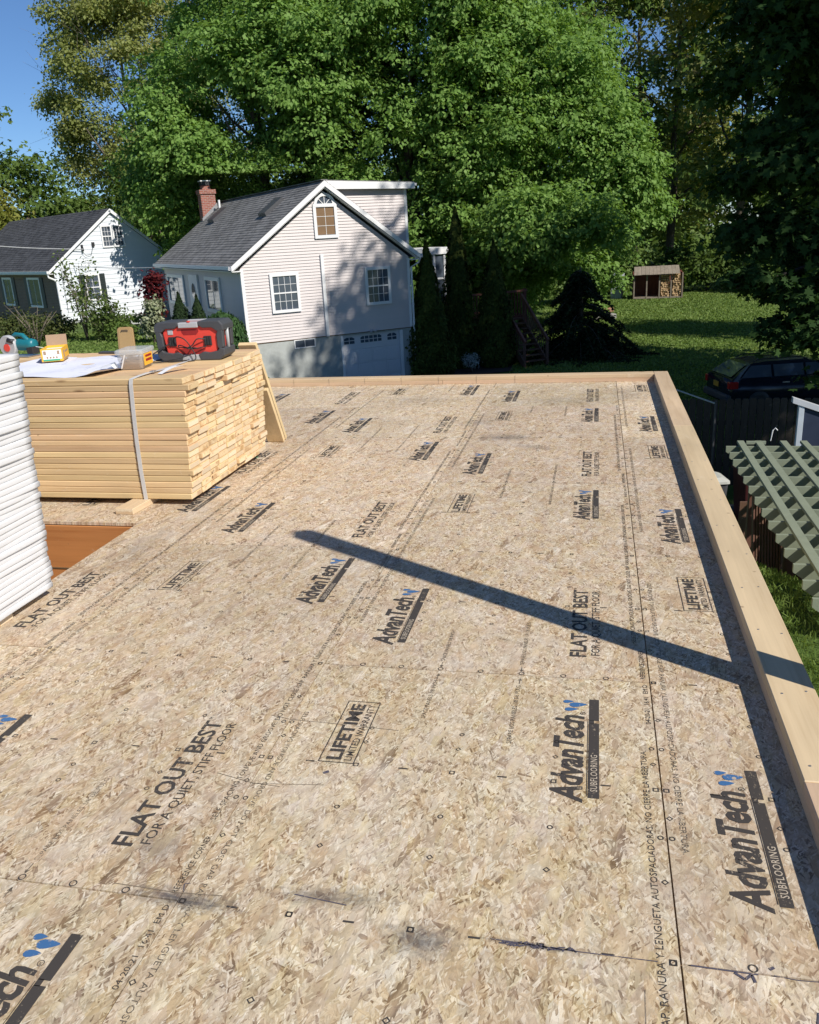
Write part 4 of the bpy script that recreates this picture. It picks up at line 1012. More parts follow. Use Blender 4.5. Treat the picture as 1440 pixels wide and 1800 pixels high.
def window(parent, P, s0, s1, z0, z1, fr=0.09, cols=4, rows=4, mid=True, depth=.05, name='window', pane='glass'):
    """P(s, out, z) -> local point"""
    def bx(mb, a, b, c, d, o0, o1):
        vs = [P(a, o0, c), P(b, o0, c), P(b, o1, c), P(a, o1, c), P(a, o0, d), P(b, o0, d), P(b, o1, d), P(a, o1, d)]
        mb.add(vs, [(0,3,2,1),(4,5,6,7),(0,1,5,4),(1,2,6,5),(2,3,7,6),(3,0,4,7)])
    mb = MB(); bx(mb, s0, s0+fr, z0, z1, .0, depth); bx(mb, s1-fr, s1, z0, z1, .0, depth); bx(mb, s0+fr, s1-fr, z1-fr, z1, .0, depth); bx(mb, s0+fr, s1-fr, z0, z0+fr, .0, depth)
    w = mb.build(name, [M['white']], parent, fixn=True)
    mb = MB(); bx(mb, s0+fr, s1-fr, z0+fr, z1-fr, .004, .012); mb.build('pane', [M[pane]], w, fixn=True)
    mb = MB()
    a, b, c, d = s0+fr, s1-fr, z0+fr, z1-fr; t = .013
    for i in range(1, cols): x = a+(b-a)*i/cols; bx(mb, x-t/2, x+t/2, c, d, .0125, .022)
    for j in range(1, rows):
        if mid and j*2 == rows: continue
        z = c+(d-c)*j/rows; bx(mb, a, b, z-t/2, z+t/2, .0125, .0215)
    if mid: bx(mb, a, b, (c+d)/2-.022, (c+d)/2+.022, .0125, .032)
    if mb.f: mb.build('muntins', [M['white']], w, fixn=True)
    return w

# ------------------------------------------------------------------ the grey house
hs = empty('grey_house', tuple(HO), R(39), 'pale grey-pink sided house with dark grey roof and garage door in its gable', 'house')
GW, GL, EZ, AZ_ = 6.36, 12.6, 2.62, 5.22
front = lambda s, o, z: (s, -o, z); left = lambda s, o, z: (-o, s, z); right = lambda s, o, z: (GW+o, s, z)
wl = 2.47                                                     # eave height of wall
sl_ = (AZ_-EZ)/(3.18+.37)
def gxl(z): return 0.0 if z < wl else (z-wl)/sl_ - .12
def gxr(z): return GW if z < wl else GW-((z-wl)/sl_ - .12)
mb = MB(); lap_wall(mb, lambda z: max(0, gxl(z)), lambda z: min(GW, gxr(z)), 0.0, 5.02, .102, front, .024); mb.build('siding', [M['siding']], hs)
mb = MB(); lap_wall(mb, lambda z: 0, lambda z: GL, 0.0, wl+.05, .102, left); mb.build('siding', [M['siding']], hs)
mb = MB(); lap_wall(mb, lambda z: 0, lambda z: GL, 0.0, wl+.05, .102, right); mb.build('siding', [M['siding']], hs)
mb = MB(); mb.prism([(0, 0), (GW, 0), (GW, wl), (3.18, 5.0), (0, wl)], GL-.02, GL, 'y'); mb.build('back_wall', [M['siding']], hs, fixn=True)
mb = MB()
mb.box(0.02, 3.50, 0.015, .2, -2.6, -.004); mb.box(5.88, GW-.02, 0.015, .2, -2.6, -.004); mb.box(3.5, 5.88, 0.015, .2, -.075, -.004)
mb.box(.02, .2, .2, GL-.02, -2.6, -.004); mb.box(GW-.2, GW-.02, .2, GL-.02, -2.6, -.004); mb.box(.2, GW-.2, .6, .62, -2.6, -.01)
mb.build('foundation', [M['concrete']], hs)
mb = MB(); mb.box(0, GW, -.006, .01, -.03, -.0045); mb.build('sill_painted_shadow', [M['gap']], hs)  # dark strip: shade under the siding edge put in as colour
mb = MB()
roof_slope(mb, (-.37, -.25, EZ), (-.37, GL+.2, EZ), (3.18, -.25, AZ_), (3.18, GL+.2, AZ_), .145)
mb.build('roof_slope', [M['roof_grey']], hs, fixn=False)
mb = MB(); roof_slope(mb, (GW+.37, -.25, EZ), (GW+.37, GL+.2, EZ), (3.18, -.25, AZ_), (3.18, GL+.2, AZ_), .145); mb.build('roof_slope', [M['roof_grey']], hs)
mb = MB(); mb.beam((3.18, -.26, AZ_+.012), (3.18, GL+.2, AZ_+.012), .24, .02); mb.build('ridge_cap', [M['roof_grey']], hs)
for sx in (-1, 1):
    mb = MB(); xe = 3.18+sx*3.56
    mb.prism([(3.18, AZ_-.012), (xe, EZ-.014), (xe, EZ-.185), (3.18, AZ_-.20)], -.285, -.255, 'y'); mb.prism([(3.18, AZ_-.22), (xe, EZ-.20), (xe-sx*.02, EZ-.205), (3.18, AZ_-.235)], -.25, -.004, 'y')
    mb.build('rake_board', [M['white']], hs, fixn=True)
    mb = MB(); x0 = -.47 if sx < 0 else GW+.375
    mb.prism([(x0, EZ-.13), (x0+.095, EZ-.13), (x0+.095, EZ-.005), (x0+.085, EZ-.005), (x0+.085, EZ-.115), (x0+.01, EZ-.115), (x0+.01, EZ-.005), (x0, EZ-.005)], -.25, GL+.2, 'y')
    mb.build('gutter', [M['white']], hs, fixn=True)
    mb = MB(); a, b = (-.375, .0) if sx < 0 else (GW, GW+.375); mb.box(a, b, -.25, GL+.2, EZ-.2, EZ-.17); mb.build('soffit', [M['white']], hs)
    mb = MB(); xa, xb = (-.025, .085) if sx < 0 else (GW-.085, GW+.025)
    mb.box(xa, xb, -.034, -.0245, 0, wl+.02); mb.box(-.027 if sx < 0 else GW+.0165, -.0165 if sx < 0 else GW+.027, -.0165, .09, 0, wl+.02); mb.build('corner_board', [M['white']], hs)
mb = MB(); mb.tube([(GW+.40, -.19, EZ-.12), (GW+.36, -.12, EZ-.3), (GW+.07, -.07, EZ-.45), (GW+.07, -.07, -2.2)], .04, 6); mb.build('downspout', [M['white']], hs)
# shed dormer on the right slope
mb = MB(); zr = lambda x: AZ_-(x-3.18)*sl_; xz_of = lambda z: 3.18+(AZ_-z)/sl_
lap_wall(mb, lambda z: min(6.52, max(3.25, xz_of(z))), lambda z: 6.53, 2.72, 5.0, .102, lambda s, o, z: (s, .32-o, z), .024); mb.build('dormer_cheek', [M['siding']], hs)
mb = MB(); lap_wall(mb, lambda z: .32, lambda z: GL-1, 2.75, 5.0, .102, lambda s, o, z: (6.53+o, s, z)); mb.prism([(3.4, 5.0), (6.53, 5.0), (6.53, 2.76)], GL-1.02, GL-1, 'y'); mb.build('dormer_wall', [M['siding']], hs)
mb = MB(); mb.prism([(3.25, AZ_+.03), (6.80, 5.115), (6.80, 5.085), (3.25, AZ_)], .1, GL-.9, 'y'); mb.build('dormer_roof', [M['roof_grey']], hs, fixn=True)
mb = MB(); mb.prism([(3.35, AZ_-.004), (6.81, 5.084), (6.81, 4.885), (3.6, 4.94)], .075, .099, 'y'); mb.box(6.80, 6.83, .1, GL-.9, 4.89, 5.08); mb.build('dormer_fascia', [M['white']], hs, fixn=True)
mb = MB(); mb.box(6.83, 6.93, .15, GL-.9, 4.98, 5.07); mb.build('gutter', [M['white']], hs)
mb = MB(); mb.box(6.46, 6.565, .288, .3035, 2.75, 4.9); mb.build('corner_board', [M['white']], hs)
# gable windows
window(hs, lambda s, o, z: (s, -.0255-o, z), .97, 2.02, .95, 2.28, .10); window(hs, lambda s, o, z: (s, -.0255-o, z), 4.55, 5.56, .93, 2.26, .10)
aw = window(hs, lambda s, o, z: (s, -.0255-o, z), 2.76, 3.64, 3.34, 4.47, .105, 2, 3, False, name='arched_window', pane='glass')
mb = MB(); cx, cz, ro, ri = 3.20, 4.42, .40, .30
arc = [R(180*i/12) for i in range(13)]
for i in range(12):
    a, b = arc[i], arc[i+1]
    q = [(cx+ro*math.cos(a), cz+ro*math.sin(a)), (cx+ro*math.cos(b), cz+ro*math.sin(b)), (cx+ri*math.cos(b), cz+ri*math.sin(b)), (cx+ri*math.cos(a), cz+ri*math.sin(a))]
    mb.prism(q, -.078, -.018, 'y')
for a in (45, 90, 135): mb.beam((cx, -.05, cz), (cx+ri*math.cos(R(a)), -.05, cz+ri*math.sin(R(a))), .02, .018, up=(0, 1, 0))
mb.box(cx-.41, cx+.41, -.079, -.018, cz-.03, cz+.055); mb.build('arch', [M['white']], aw, fixn=True)
mb = MB(); mb.prism([(cx+ri*math.cos(a), cz+ri*math.sin(a)) for a in arc], -.039, -.02, 'y'); mb.build('pane', [M['glass']], aw, fixn=True)
mb = MB(); mb.box(2.88, 3.52, -.0379, -.03755, 3.46, 4.36); M['curtain'] = plain('tan_blind', (0.20, 0.12, 0.06), 0.7, var=.3, scale=3); mb.build('blind', [M['curtain']], aw)
# vent pipe chase, flood light, basement window, garage door
mb = MB(); mb.box(2.885, 3.0, -.085, -.0165, -.02, 2.82); mb.build('conduit_cover', [M['white']], hs, bevel=.006)
mb = MB(); mb.tube([(4.68, -.02, .03), (4.68, -.09, .03)], .05, 8); mb.tube([(4.68, -.08, .03), (4.60, -.16, .0), (4.57, -.2, -.04)], [.02, .045, .06], 8); mb.tube([(4.68, -.08, .03), (4.76, -.16, .02), (4.80, -.2, .0)], [.02, .045, .06], 8); mb.build('flood_light', [M['grey']], hs)
window(hs, lambda s, o, z: (s, .014-o, z), 1.66, 2.46, -.34, -.03, .035, 2, 1, False, .02, name='basement_window')
gd = MB(); gd.box(3.53, 5.85, .12, .13, -2.22, -.08); gdo = gd.build('garage_door', [M['gap']], hs)
M['door'] = plain('white_door_paint', (0.62, 0.63, 0.66), 0.45, var=.05)
for r in range(4):
    z0 = -2.2+r*.53
    for c in range(4):
        if r == 3: continue
        x0 = 3.535+c*.578; mb = MB(); mb.box(x0, x0+.574, .085, .119, z0, z0+.525); mb.box(x0+.06, x0+.514, .075, .0845, z0+.07, z0+.455); mb.build('door_panel', [M['door']], gdo, bevel=.004)
mb = MB(); mb.box(3.535, 5.845, .085, .119, -.61, -.085); mb.build('top_panel', [M['door']], gdo)
for (x0, w, n) in ((3.60, .44, 2), (4.26, .88, 5), (5.36, .40, 2)):
    mb = MB()
    for i in range(n):
        a = x0+w*i/n; b = a+w/n-.028
        mb.box(a, b, .0795, .0845, -.40, -.295)
        e = .05 if (i == 0 or i == n-1) else 0
        z1 = -.16
        mb.prism([(a, -.27), (b, -.27), (b, z1-(e if i == n-1 else 0)), ((a+b)/2, z1), (a, z1-(e if i == 0 else 0))], .0795, .0845, 'y')
    mb.build('door_window', [M['glass']], gdo, fixn=True)
for jx0, jx1 in ((3.44, 3.53), (5.85, 5.96)):
    mb = MB(); mb.box(jx0, jx1, -.02, .1, -2.3, -.076); mb.build('garage_jamb', [M['white']], hs)
# front wall windows and door
lw = lambda s, o, z: (-.017-o, s, z)
window(hs, lw, 2.78, 5.0, .85, 2.17, .13, 2, 1, False); window(hs, lw, 8.75, 12.0, .85, 2.15, .13, 3, 1, False)
mb = MB(); mb.box(-.075, -.017, 6.15, 7.65, .05, 2.2); dr = mb.build('front_door', [M['white']], hs); mb = MB(); mb.lathe([(.0, -.01), (.3, -.01), (.32, .0), (.0, .0)], (-.08, 6.9, 1.55), 16, 0, 'x'); mb.build('oval_pane', [M['glass']], dr, fixn=True)
# skylights
for (x0, x1, y0, y1) in ((1.78, 2.5, 2.1, 2.95), (1.82, 2.55, 9.6, 10.6)):
    zf = lambda x: EZ+(x+.37)*sl_; mb = MB()
    mb.prism([(x0, zf(x0)), (x1, zf(x1)), (x1-.06, zf(x1)+.12), (x0-.06, zf(x0)+.13)], y0, y1, 'y'); s = mb.build('skylight', [M['charcoal']], hs, fixn=True)
    mb = MB(); a, b = x0-.01, x1-.11; mb.prism([(a, zf(a)+.098), (b, zf(b)+.09), (b-.01, zf(b)+.105), (a-.01, zf(a)+.112)], y0+.06, y1-.06, 'y'); mb.build('pane', [M['glass']], s, fixn=True)
# chimney
mb = MB(); mb.box(2.05, 2.72, 12.35, 12.95, 1.5, 5.55); mb.box(2.0, 2.77, 12.3, 13.0, 5.55, 5.74); ch = mb.build('chimney', [M['brick']], hs)
mb = MB(); mb.box(2.18, 2.56, 12.47, 12.83, 5.74, 5.92); mb.build('flue', [M['brick']], ch); mb = MB(); mb.box(2.12, 2.62, 12.4, 12.9, 6.10, 6.14); mb.build('flue_cap', [M['white']], ch)
mb = MB(); mb.box(2.16, 2.58, 12.44, 12.86, 5.921, 6.10); mb.build('flue_screen', [M['black']], ch)
mb = MB(); mb.prism([(2.0, EZ+2.37*sl_+.02), (2.77, EZ+3.14*sl_+.02), (2.77, EZ+3.14*sl_+.24), (2.0, EZ+2.37*sl_+.14)], 12.31, 12.345, 'y'); mb.build('flashing', [M['steel']], ch, fixn=True)
mb = MB(); mb.tube([(2.75, 11.9, 4.8), (2.75, 11.9, 5.25)], .05, 8); mb.build('vent_pipe', [M['white']], hs)
# back porch roof
pc = MB(); pc.box(6.45, 10.0, 3.0, 5.4, 2.45, 2.72); po = pc.build('porch_roof', [M['white']], hs, bevel=.01)
mb = MB(); mb.box(9.05, 9.15, 3.05, 3.15, .3, 2.45); mb.box(9.55, 9.65, 3.05, 3.15, .3, 2.45); mb.box(9.15, 9.55, 3.07, 3.12, 1.45, 1.52); mb.build('porch_post', [M['white']], hs)
mb = MB(); mb.box(9.16, 9.54, 3.09, 3.1, .5, 2.4); mb.build('porch_pane', [M['glass']], hs)
# utility meter-like cable along the wall is left to the neighbour

# ------------------------------------------------------------------ the white house at the left
H2O = np.array((-25.55, 34.45, -1.71)); A2 = 35
h2 = empty('white_house', tuple(H2O), R(90-A2), 'white shingled house with black roof and brick front at the left', 'house')
G2, L2, E2, P2, X2 = 6.4, 14.0, 2.40, 5.13, 3.2; s2 = (P2-E2)/(X2+.25)
f2 = lambda s, o, z: (s, -o, z); l2 = lambda s, o, z: (-o, s, z)
mb = MB(); lap_wall(mb, lambda z: 0 if z < 2.45 else max(0, (z-2.45)/s2-.12), lambda z: G2 if z < 2.45 else min(G2, G2-(z-2.45)/s2+.12), 0, 5.0, .205, f2, .02); mb.build('siding', [M['clap']], h2)
mb = MB(); mb.box(.0, .12, .02, L2, -.3, 2.42); mb.build('brick_front', [M['brick_tan']], h2)
mb = MB(); mb.box(.1, G2, .02, .1, -.5, -.002); mb.build('foundation', [M['concrete']], h2); mb = MB(); mb.box(G2-.1, G2, .1, L2, -.5, 2.4); mb.prism([(0, 0), (G2, 0), (G2, 2.4), (3.2, 5.0), (0, 2.4)], L2-.05, L2, 'y'); mb.build('rear_walls', [M['clap']], h2, fixn=True)
mb = MB(); roof_slope(mb, (-.28, -.12, E2), (-.28, L2, E2), (X2, -.12, P2), (X2, L2, P2), .15); mb.build('roof_slope', [M['roof_dark']], h2)
mb = MB(); roof_slope(mb, (G2+.28, -.12, E2), (G2+.28, L2, E2), (X2, -.12, P2), (X2, L2, P2), .15); mb.build('roof_slope', [M['roof_dark']], h2)
for sx in (-1, 1):
    mb = MB(); xe = X2+sx*3.5; mb.prism([(X2, P2-.01), (xe, E2-.02), (xe, E2-.16), (X2, P2-.18)], -.15, -.125, 'y'); mb.build('rake_board', [M['white']], h2, fixn=True)
mb = MB(); mb.box(-.39, -.285, -.15, L2, E2-.12, E2-.01); mb.build('gutter', [M['white']], h2)
mb = MB(); mb.box(-.36, 0, -.12, L2, E2-.16, E2-.13); mb.build('soffit', [M['white']], h2)
mb = MB(); mb.tube([(-.33, -.03, E2-.12), (-.3, -.05, E2-.3), (-.06, -.08, E2-.42), (.03, -.09, E2-.55), (.03, -.09, -.3)], .045, 6); mb.build('downspout', [M['white']], h2)
for s0 in (2.6, 3.2): window(h2, lambda s, o, z: (s, -.021-o, z), s0, s0+.57, 3.32, 4.36, .07, 3, 4, True)
window(h2, lambda s, o, z: (s, -.021-o, z), 1.42, 2.16, .86, 2.12, .07, 2, 4, True)
for s0 in (1.14, 2.19):
    mb = MB(); mb.box(s0, s0+.26, -.055, -.0215, .88, 2.12)
    for k in range(14): mb.box(s0+.03, s0+.23, -.062, -.0555, .93+k*.083, .98+k*.083)
    mb.build('shutter', [M['shutter']], h2)
for (y0, y1) in ((2.0, 3.7), (6.0, 7.4)):
    w_ = window(h2, lambda s, o, z: (-.002-o, s, z), y0, y1, .62, 2.08, .10, 2, 1, False)
    for ys_ in (y0-.42, y1+.02):
        mb = MB(); mb.box(-.04, -.002, ys_, ys_+.40, .62, 2.08); mb.build('shutter', [M['shutter']], h2)
mb = MB(); mb.tube([(1.55, -.06, 3.35), (1.5, -.15, 3.2), (1.65, -.12, 3.0), (1.95, -.1, 3.05), (2.1, -.08, 3.45)], .012, 4); mb.tube([(1.55, -.05, 3.5), (1.55, -.12, 3.2)], .05, 6); mb.box(2.05, 2.18, -.1, -.021, 3.4, 3.6); mb.build('service_drop', [M['black']], h2)
mb = MB()
for i in range(3): mb.beam((.35+.22*i, -.05, .4), (.35+.22*i, -.05, 2.5+.1*i), .012, .012)
for j in range(6): mb.beam((.3, -.05, .6+.33*j), (.85, -.05, .6+.33*j), .012, .012)
o = mb.build('trellis', [M['black']], h2)
def cable(name, pts, rad, label):
    mb = MB(); mb.tube(pts, rad, 5); o = mb.build(name, [M['grey']], None); tag(o, label, 'cable'); return o
def h2w(x, y, z): a = R(90-A2); return (H2O[0]+x*math.cos(a)-y*math.sin(a), H2O[1]+x*math.sin(a)+y*math.cos(a), H2O[2]+z)
def sag(a, b, s, n=14): return [tuple(Vector(a).lerp(Vector(b), i/n) - Vector((0, 0, s*4*(i/n)*(1-i/n)))) for i in range(n+1)]
cable('service_cable', sag(h2w(1.0, -.12, 2.55), (-13.5, 30.6, 0.95), .25), .018, 'pale cable from the white house gable to the grey house corner')
cable('overhead_wire', sag(h2w(1.55, -.15, 3.3), (-33, 24.5, 4.1), .45), .02, 'dark overhead wire crossing in front of the black roof at left')

# ------------------------------------------------------------------ garden plants by the houses
def shrub(name, x, y, lob, nclump, nleaf, leaf, mat, label, spread=.12, shape=DIAM, seed=3, z=None, stems=5, cat='shrub', group=None, flat=1.0, stem_h=.5, shell=(.5, 1.0), bark='bark'):
    zb = gz(x, y) if z is None else z; g = rng(seed); o = empty(name, (x, y, zb), 0, label, cat, group)
    cp, cd = on_ellipsoids(g, lob, nclump, shell, .6); n = len(cp)*nleaf; ci = np.repeat(np.arange(len(cp)), nleaf)
    C = cp[ci]+g.normal(size=(n, 3))*spread; C[:, 2] = np.maximum(C[:, 2], .02)
    mobj('foliage', leaves_mesh('foliage', C, cd[ci]*.8+np.array([0, 0, .4])+g.normal(size=(n, 3))*.5, cd[ci]+g.normal(size=(n, 3))*.6, leaf*g.uniform(.6, 1.3, n), M[mat], shape), o)
    mb = MB(); L = np.asarray(lob, float)
    for i in range(stems):
        q = L[i % len(L)]; t = q[:3]+g.normal(size=3)*q[3:]*.3; b = np.array([g.normal()*.06, g.normal()*.06, -.05]); m_ = (b+t)/2+g.normal(size=3)*.08
        mb.tube([tuple(b), tuple(m_), tuple(t)], [.03, .02, .008], 5)
    mb.build('stems', [M[bark]], o, smooth=True); return o
# weeping evergreen at the corner of the grey house
def weeping(x, y, zb):
    g = rng(5); o = empty('weeping_evergreen', (x, y, zb), 0, 'dome shaped weeping evergreen at the front corner of the grey house', 'shrub')
    C = []; N = []; T = []; S = []
    for i in range(420):
        a = g.uniform(0, 6.283); e = math.sqrt(g.uniform(0, 1)); r0 = .68*e; zt = 1.35-.35*e*e+g.normal()*.05
        p = np.array([math.cos(a)*r0, math.sin(a)*r0, zt]); d = np.array([math.cos(a), math.sin(a), 0])
        L = g.uniform(.5, 1.1)*(0.3+.8*e)
        for k in range(int(9+14*e)):
            t = k/22*L*1.3; q = p + d*(.16*(1-math.exp(-t*4))) + np.array([g.normal()*.02, g.normal()*.02, -t])
            if q[2] < .08: break
            C.append(q); N.append(d+g.normal(size=3)*.4); T.append(np.array([0, 0, -1])+d*.35+g.normal(size=3)*.25); S.append(g.uniform(.07, .13))
    mobj('foliage', leaves_mesh('foliage', np.array(C), np.array(N), np.array(T), np.array(S), M['weeping'], DIAM), o)
    mb = MB(); mb.tube([(0, 0, -.1), (.03, .02, .7), (0, 0, 1.25)], [.06, .045, .02], 7); mb.build('trunk', [M['bark']], o)
weeping(-12.28, 23.55, -2.02)
def cone_shrub(name, x, y, zb, r, h, mat, label, n=2600, leaf=.11, seed=4, cat='shrub', group=None, shape=DIAM, ragged=.12, bulge=1.0):
    g = rng(seed); o = empty(name, (x, y, zb), 0, label, cat, group)
    t = g.uniform(0, 1, n)**1.25; a = g.uniform(0, 6.283, n)
    lump = 1+ragged*np.sin(a*3+t*7+g.uniform(0, 6))+ragged*np.sin(a*5-t*19)+g.normal(size=n)*ragged*.6
    rr = r*np.minimum((1-t)**bulge*1.15, .55+.5*np.minimum(1, t*6+.35))*lump*np.sqrt(g.uniform(.45, 1, n))
    C = np.stack([np.cos(a)*rr, np.sin(a)*rr, t*h+.03], 1); d = np.stack([np.cos(a), np.sin(a), np.full(n, .35)], 1)
    mobj('foliage', leaves_mesh('foliage', C, d+g.normal(size=(n, 3))*.35, np.array([0, 0, 1.0])+g.normal(size=(n, 3))*.5+d*.4, leaf*g.uniform(.6, 1.4, n), M[mat], shape), o)
    mb = MB(); mb.tube([(0, 0, -.1), (0, 0, h*.9)], [.07, .012], 6); mb.build('trunk', [M['bark']], o); return o
cone_shrub('dwarf_spruce', -14.0, 24.15, -1.85, .62, 1.85, 'spruce', 'dark cone shaped dwarf spruce left of the other, before the triple window', 3000, .10, 7, group='cone spruces')
cone_shrub('dwarf_spruce', -13.25, 23.95, -1.85, .55, 1.75, 'spruce', 'dark cone shaped dwarf spruce nearer the weeping evergreen', 3000, .10, 8, group='cone spruces')
shrub('variegated_shrub', -15.9, 25.7, [(0, 0, .75, .42, .42, .5), (.1, 0, 1.25, .3, .3, .3), (-.2, .1, .55, .35, .3, .3)], 40, 14, .13, 'varieg', 'cream and green variegated shrub by the front of the grey house', .09, seed=9)
shrub('red_maple_shrub', -17.3, 28.6, [(0, 0, 1.55, .42, .42, .45), (.1, 0, 2.05, .3, .3, .3), (-.1, .1, 1.0, .3, .3, .3)], 44, 14, .14, 'redleaf', 'dark red leaved shrub between the two houses', .13, seed=10)
shrub('olive_bush', -22.6, 27.6, [(0, 0, .5, 1.1, .8, .6), (1.2, .2, .5, .9, .7, .5), (-1.2, 0, .55, 1.2, .8, .6)], 90, 14, .13, 'bushdark', 'wide low olive green bush in front of the brick house front', .14, seed=12)
shrub('low_green_shrub', -18.0, 26.6, [(0, 0, .35, .5, .45, .4), (.5, 0, .3, .4, .4, .35)], 50, 12, .12, 'midgreen', 'small green bush beneath the dark end of the white gable', .1, seed=13)
def airy(name, x, y, zb, h, r, n, mat, label, seed=1, leaf=.12, nst=9, dens=1.0, zlow=.35):
    g = rng(seed); o = empty(name, (x, y, zb), 0, label, 'shrub'); mb = MB(); C = []
    for i in range(nst):
        a = i*6.283/nst+g.uniform(-.3, .3); e = np.array([math.cos(a)*r*g.uniform(.3, 1), math.sin(a)*r*g.uniform(.3, 1), h*g.uniform(.6, 1.0)])
        m_ = e*.5*np.array([.7, .7, 1.05]); mb.tube([(0, 0, -.05), tuple(m_), tuple(e)], [.028, .017, .005], 5)
        for k in range(n//nst):
            t = g.uniform(zlow, 1)
            p = (m_*2*t if t < .5 else m_+(e-m_)*(2*t-1)) + g.normal(size=3)*r*.16
            if k % 14 == 0: mb.tube([tuple(m_*min(1, 2*t) if t < .5 else m_+(e-m_)*(2*t-1)), tuple(p)], [.008, .003], 3, caps=False)
            C.append(p)
    C = np.array(C); nn = len(C)
    mobj('foliage', leaves_mesh('foliage', C, np.array([0, 0, .6])+g.normal(size=(nn, 3)), g.normal(size=(nn, 3)), leaf*g.uniform(.5, 1.3, nn), M[mat], DIAM), o)
    mb.build('stems', [M['bark_pale']], o, smooth=True)
airy('flowering_shrub', -19.6, 27.1, gz(-19.6, 27.1), 3.3, 1.0, 700, 'shrubleaf', 'tall airy pale green shrub in front of the white gable', 31, .13, 9, zlow=.45)
airy('flowering_shrub', -18.75, 27.0, gz(-18.75, 27.0), 1.9, .95, 1900, 'shrubleaf', 'denser leafy green shrub right of the airy one at the white gable', 32, .13, 11, zlow=.15)
airy('bare_shrub', -20.6, 25.4, gz(-20.6, 25.4), 1.75, 1.1, 420, 'bushdark', 'twiggy half bare shrub before the corner of the white house', 33, .09, 12)
airy('bare_shrub', -16.2, 19.3, gz(-16.2, 19.3), 0.9, .7, 160, 'bushdark', 'thin bare twigs on the lawn behind the lumber', 34, .07, 8)
shrub('low_border_plants', -22.6, 35.6, [(0, 0, .15, 1.2, .25, .2), (-1.6, .2, .15, 1.0, .25, .2), (-3.2, .6, .2, 1.2, .3, .25)], 70, 10, .12, 'midgreen', 'low green border plants along the foot of the white house', .1, seed=14, stems=3)
for i, (x, y) in enumerate(((-15.35, 22.9), (-14.9, 22.72), (-14.45, 22.6), (-14.0, 22.45))):
    mb = MB(); mb.box(-.24, .24, -.12, .12, -.1, .16); o = mb.build('edging_stone', [M['stone']], None, (x, y, gz(x, y)), (0, 0, -.35+rnd.uniform(-.1, .1)), bevel=.03, seg=2)
    tag(o, 'grey edging stone at the ' + ('left end', 'left middle', 'right middle', 'right end')[i] + ' of the curved bed before the grey house', 'stone', 'bed edging stones')
# arborvitae columns right of the grey house
cone_shrub('arborvitae', -6.45, 29.35, gz(-6.45, 29.35), .92, 5.05, 'conifer', 'narrow arborvitae against the right corner of the grey house', 16000, .12, 41, 'tree', 'arborvitae columns', DIAM, .14, .85)
cone_shrub('arborvitae', -5.68, 31.7, gz(-5.68, 31.7), .82, 6.2, 'conifer', 'tallest narrow arborvitae in the middle of the row of three', 16000, .12, 42, 'tree', 'arborvitae columns', DIAM, .12, .75)
cone_shrub('arborvitae', -4.24, 32.0, gz(-4.24, 32.0), .92, 4.9, 'conifer', 'shaded arborvitae just left of the brown stair', 15000, .12, 43, 'tree', 'arborvitae columns', DIAM, .14, .85)
def hemlock(x, y, r, h, label, seed):
    g = rng(seed); zb = gz(x, y); o = empty('hemlock_tree', (x, y, zb), 0, label, 'tree'); mb = MB(); C = []; T = []
    mb.tube([(0, 0, -.1), (.05, 0, h*.5), (0, 0, h)], [.16, .1, .02], 8)
    for i in range(120):
        t = g.uniform(.06, .98)**1.1; a = g.uniform(0, 6.283); L = r*(1-t*.93)*g.uniform(.55, 1.15)+.15; b = np.array([0, 0, t*h]); dr = np.array([math.cos(a), math.sin(a), 0])
        pts = [b+dr*L*u + np.array([0, 0, .25*L*u-.62*L*u*u]) for u in np.linspace(0, 1, 6)]
        mb.tube([tuple(p) for p in pts], [.03, .024, .018, .012, .008, .004], 4, caps=False)
        n = int(90*L)+40; u = g.uniform(.15, 1.05, n); side = np.cross(dr, [0, 0, 1])
        C.append(b+dr*L*u[:, None]+np.array([0, 0, 1])*(.25*L*u-.62*L*u*u-g.uniform(0, .16, n))[:, None]+side*(g.normal(size=n)*.22*L*(1.1-u))[:, None]+g.normal(size=(n, 3))*.03); T.append(np.tile(dr*.7+np.array([0, 0, -.6]), (n, 1)))
    C = np.concatenate(C); T = np.concatenate(T)+g.normal(size=C.shape)*.35; C[:, 2] = np.maximum(C[:, 2], .05)
    mobj('foliage', leaves_mesh('foliage', C, np.array([0, 0, 1.0])+g.normal(size=C.shape)*.45, T, .15*g.uniform(.6, 1.4, len(C)), M['spruce'], DIAM), o); mb.build('trunk', [M['bark']], o, smooth=True)
hemlock(-0.9, 34.6, 3.0, 3.7, 'dark drooping hemlock at the edge of the lawn right of the stair', 44)
shrub('white_flower_bush', -5.05, 30.5, [(0, 0, .4, .4, .35, .38)], 90, 7, .06, 'whiteflower', 'small white flowering bush at the foot of the arborvitae', .05, seed=45)
shrub('green_bush', -5.9, 29.3, [(0, 0, .6, .5, .45, .7)], 90, 8, .12, 'midgreen', 'round green bush in front of the tallest arborvitae', .08, seed=46)

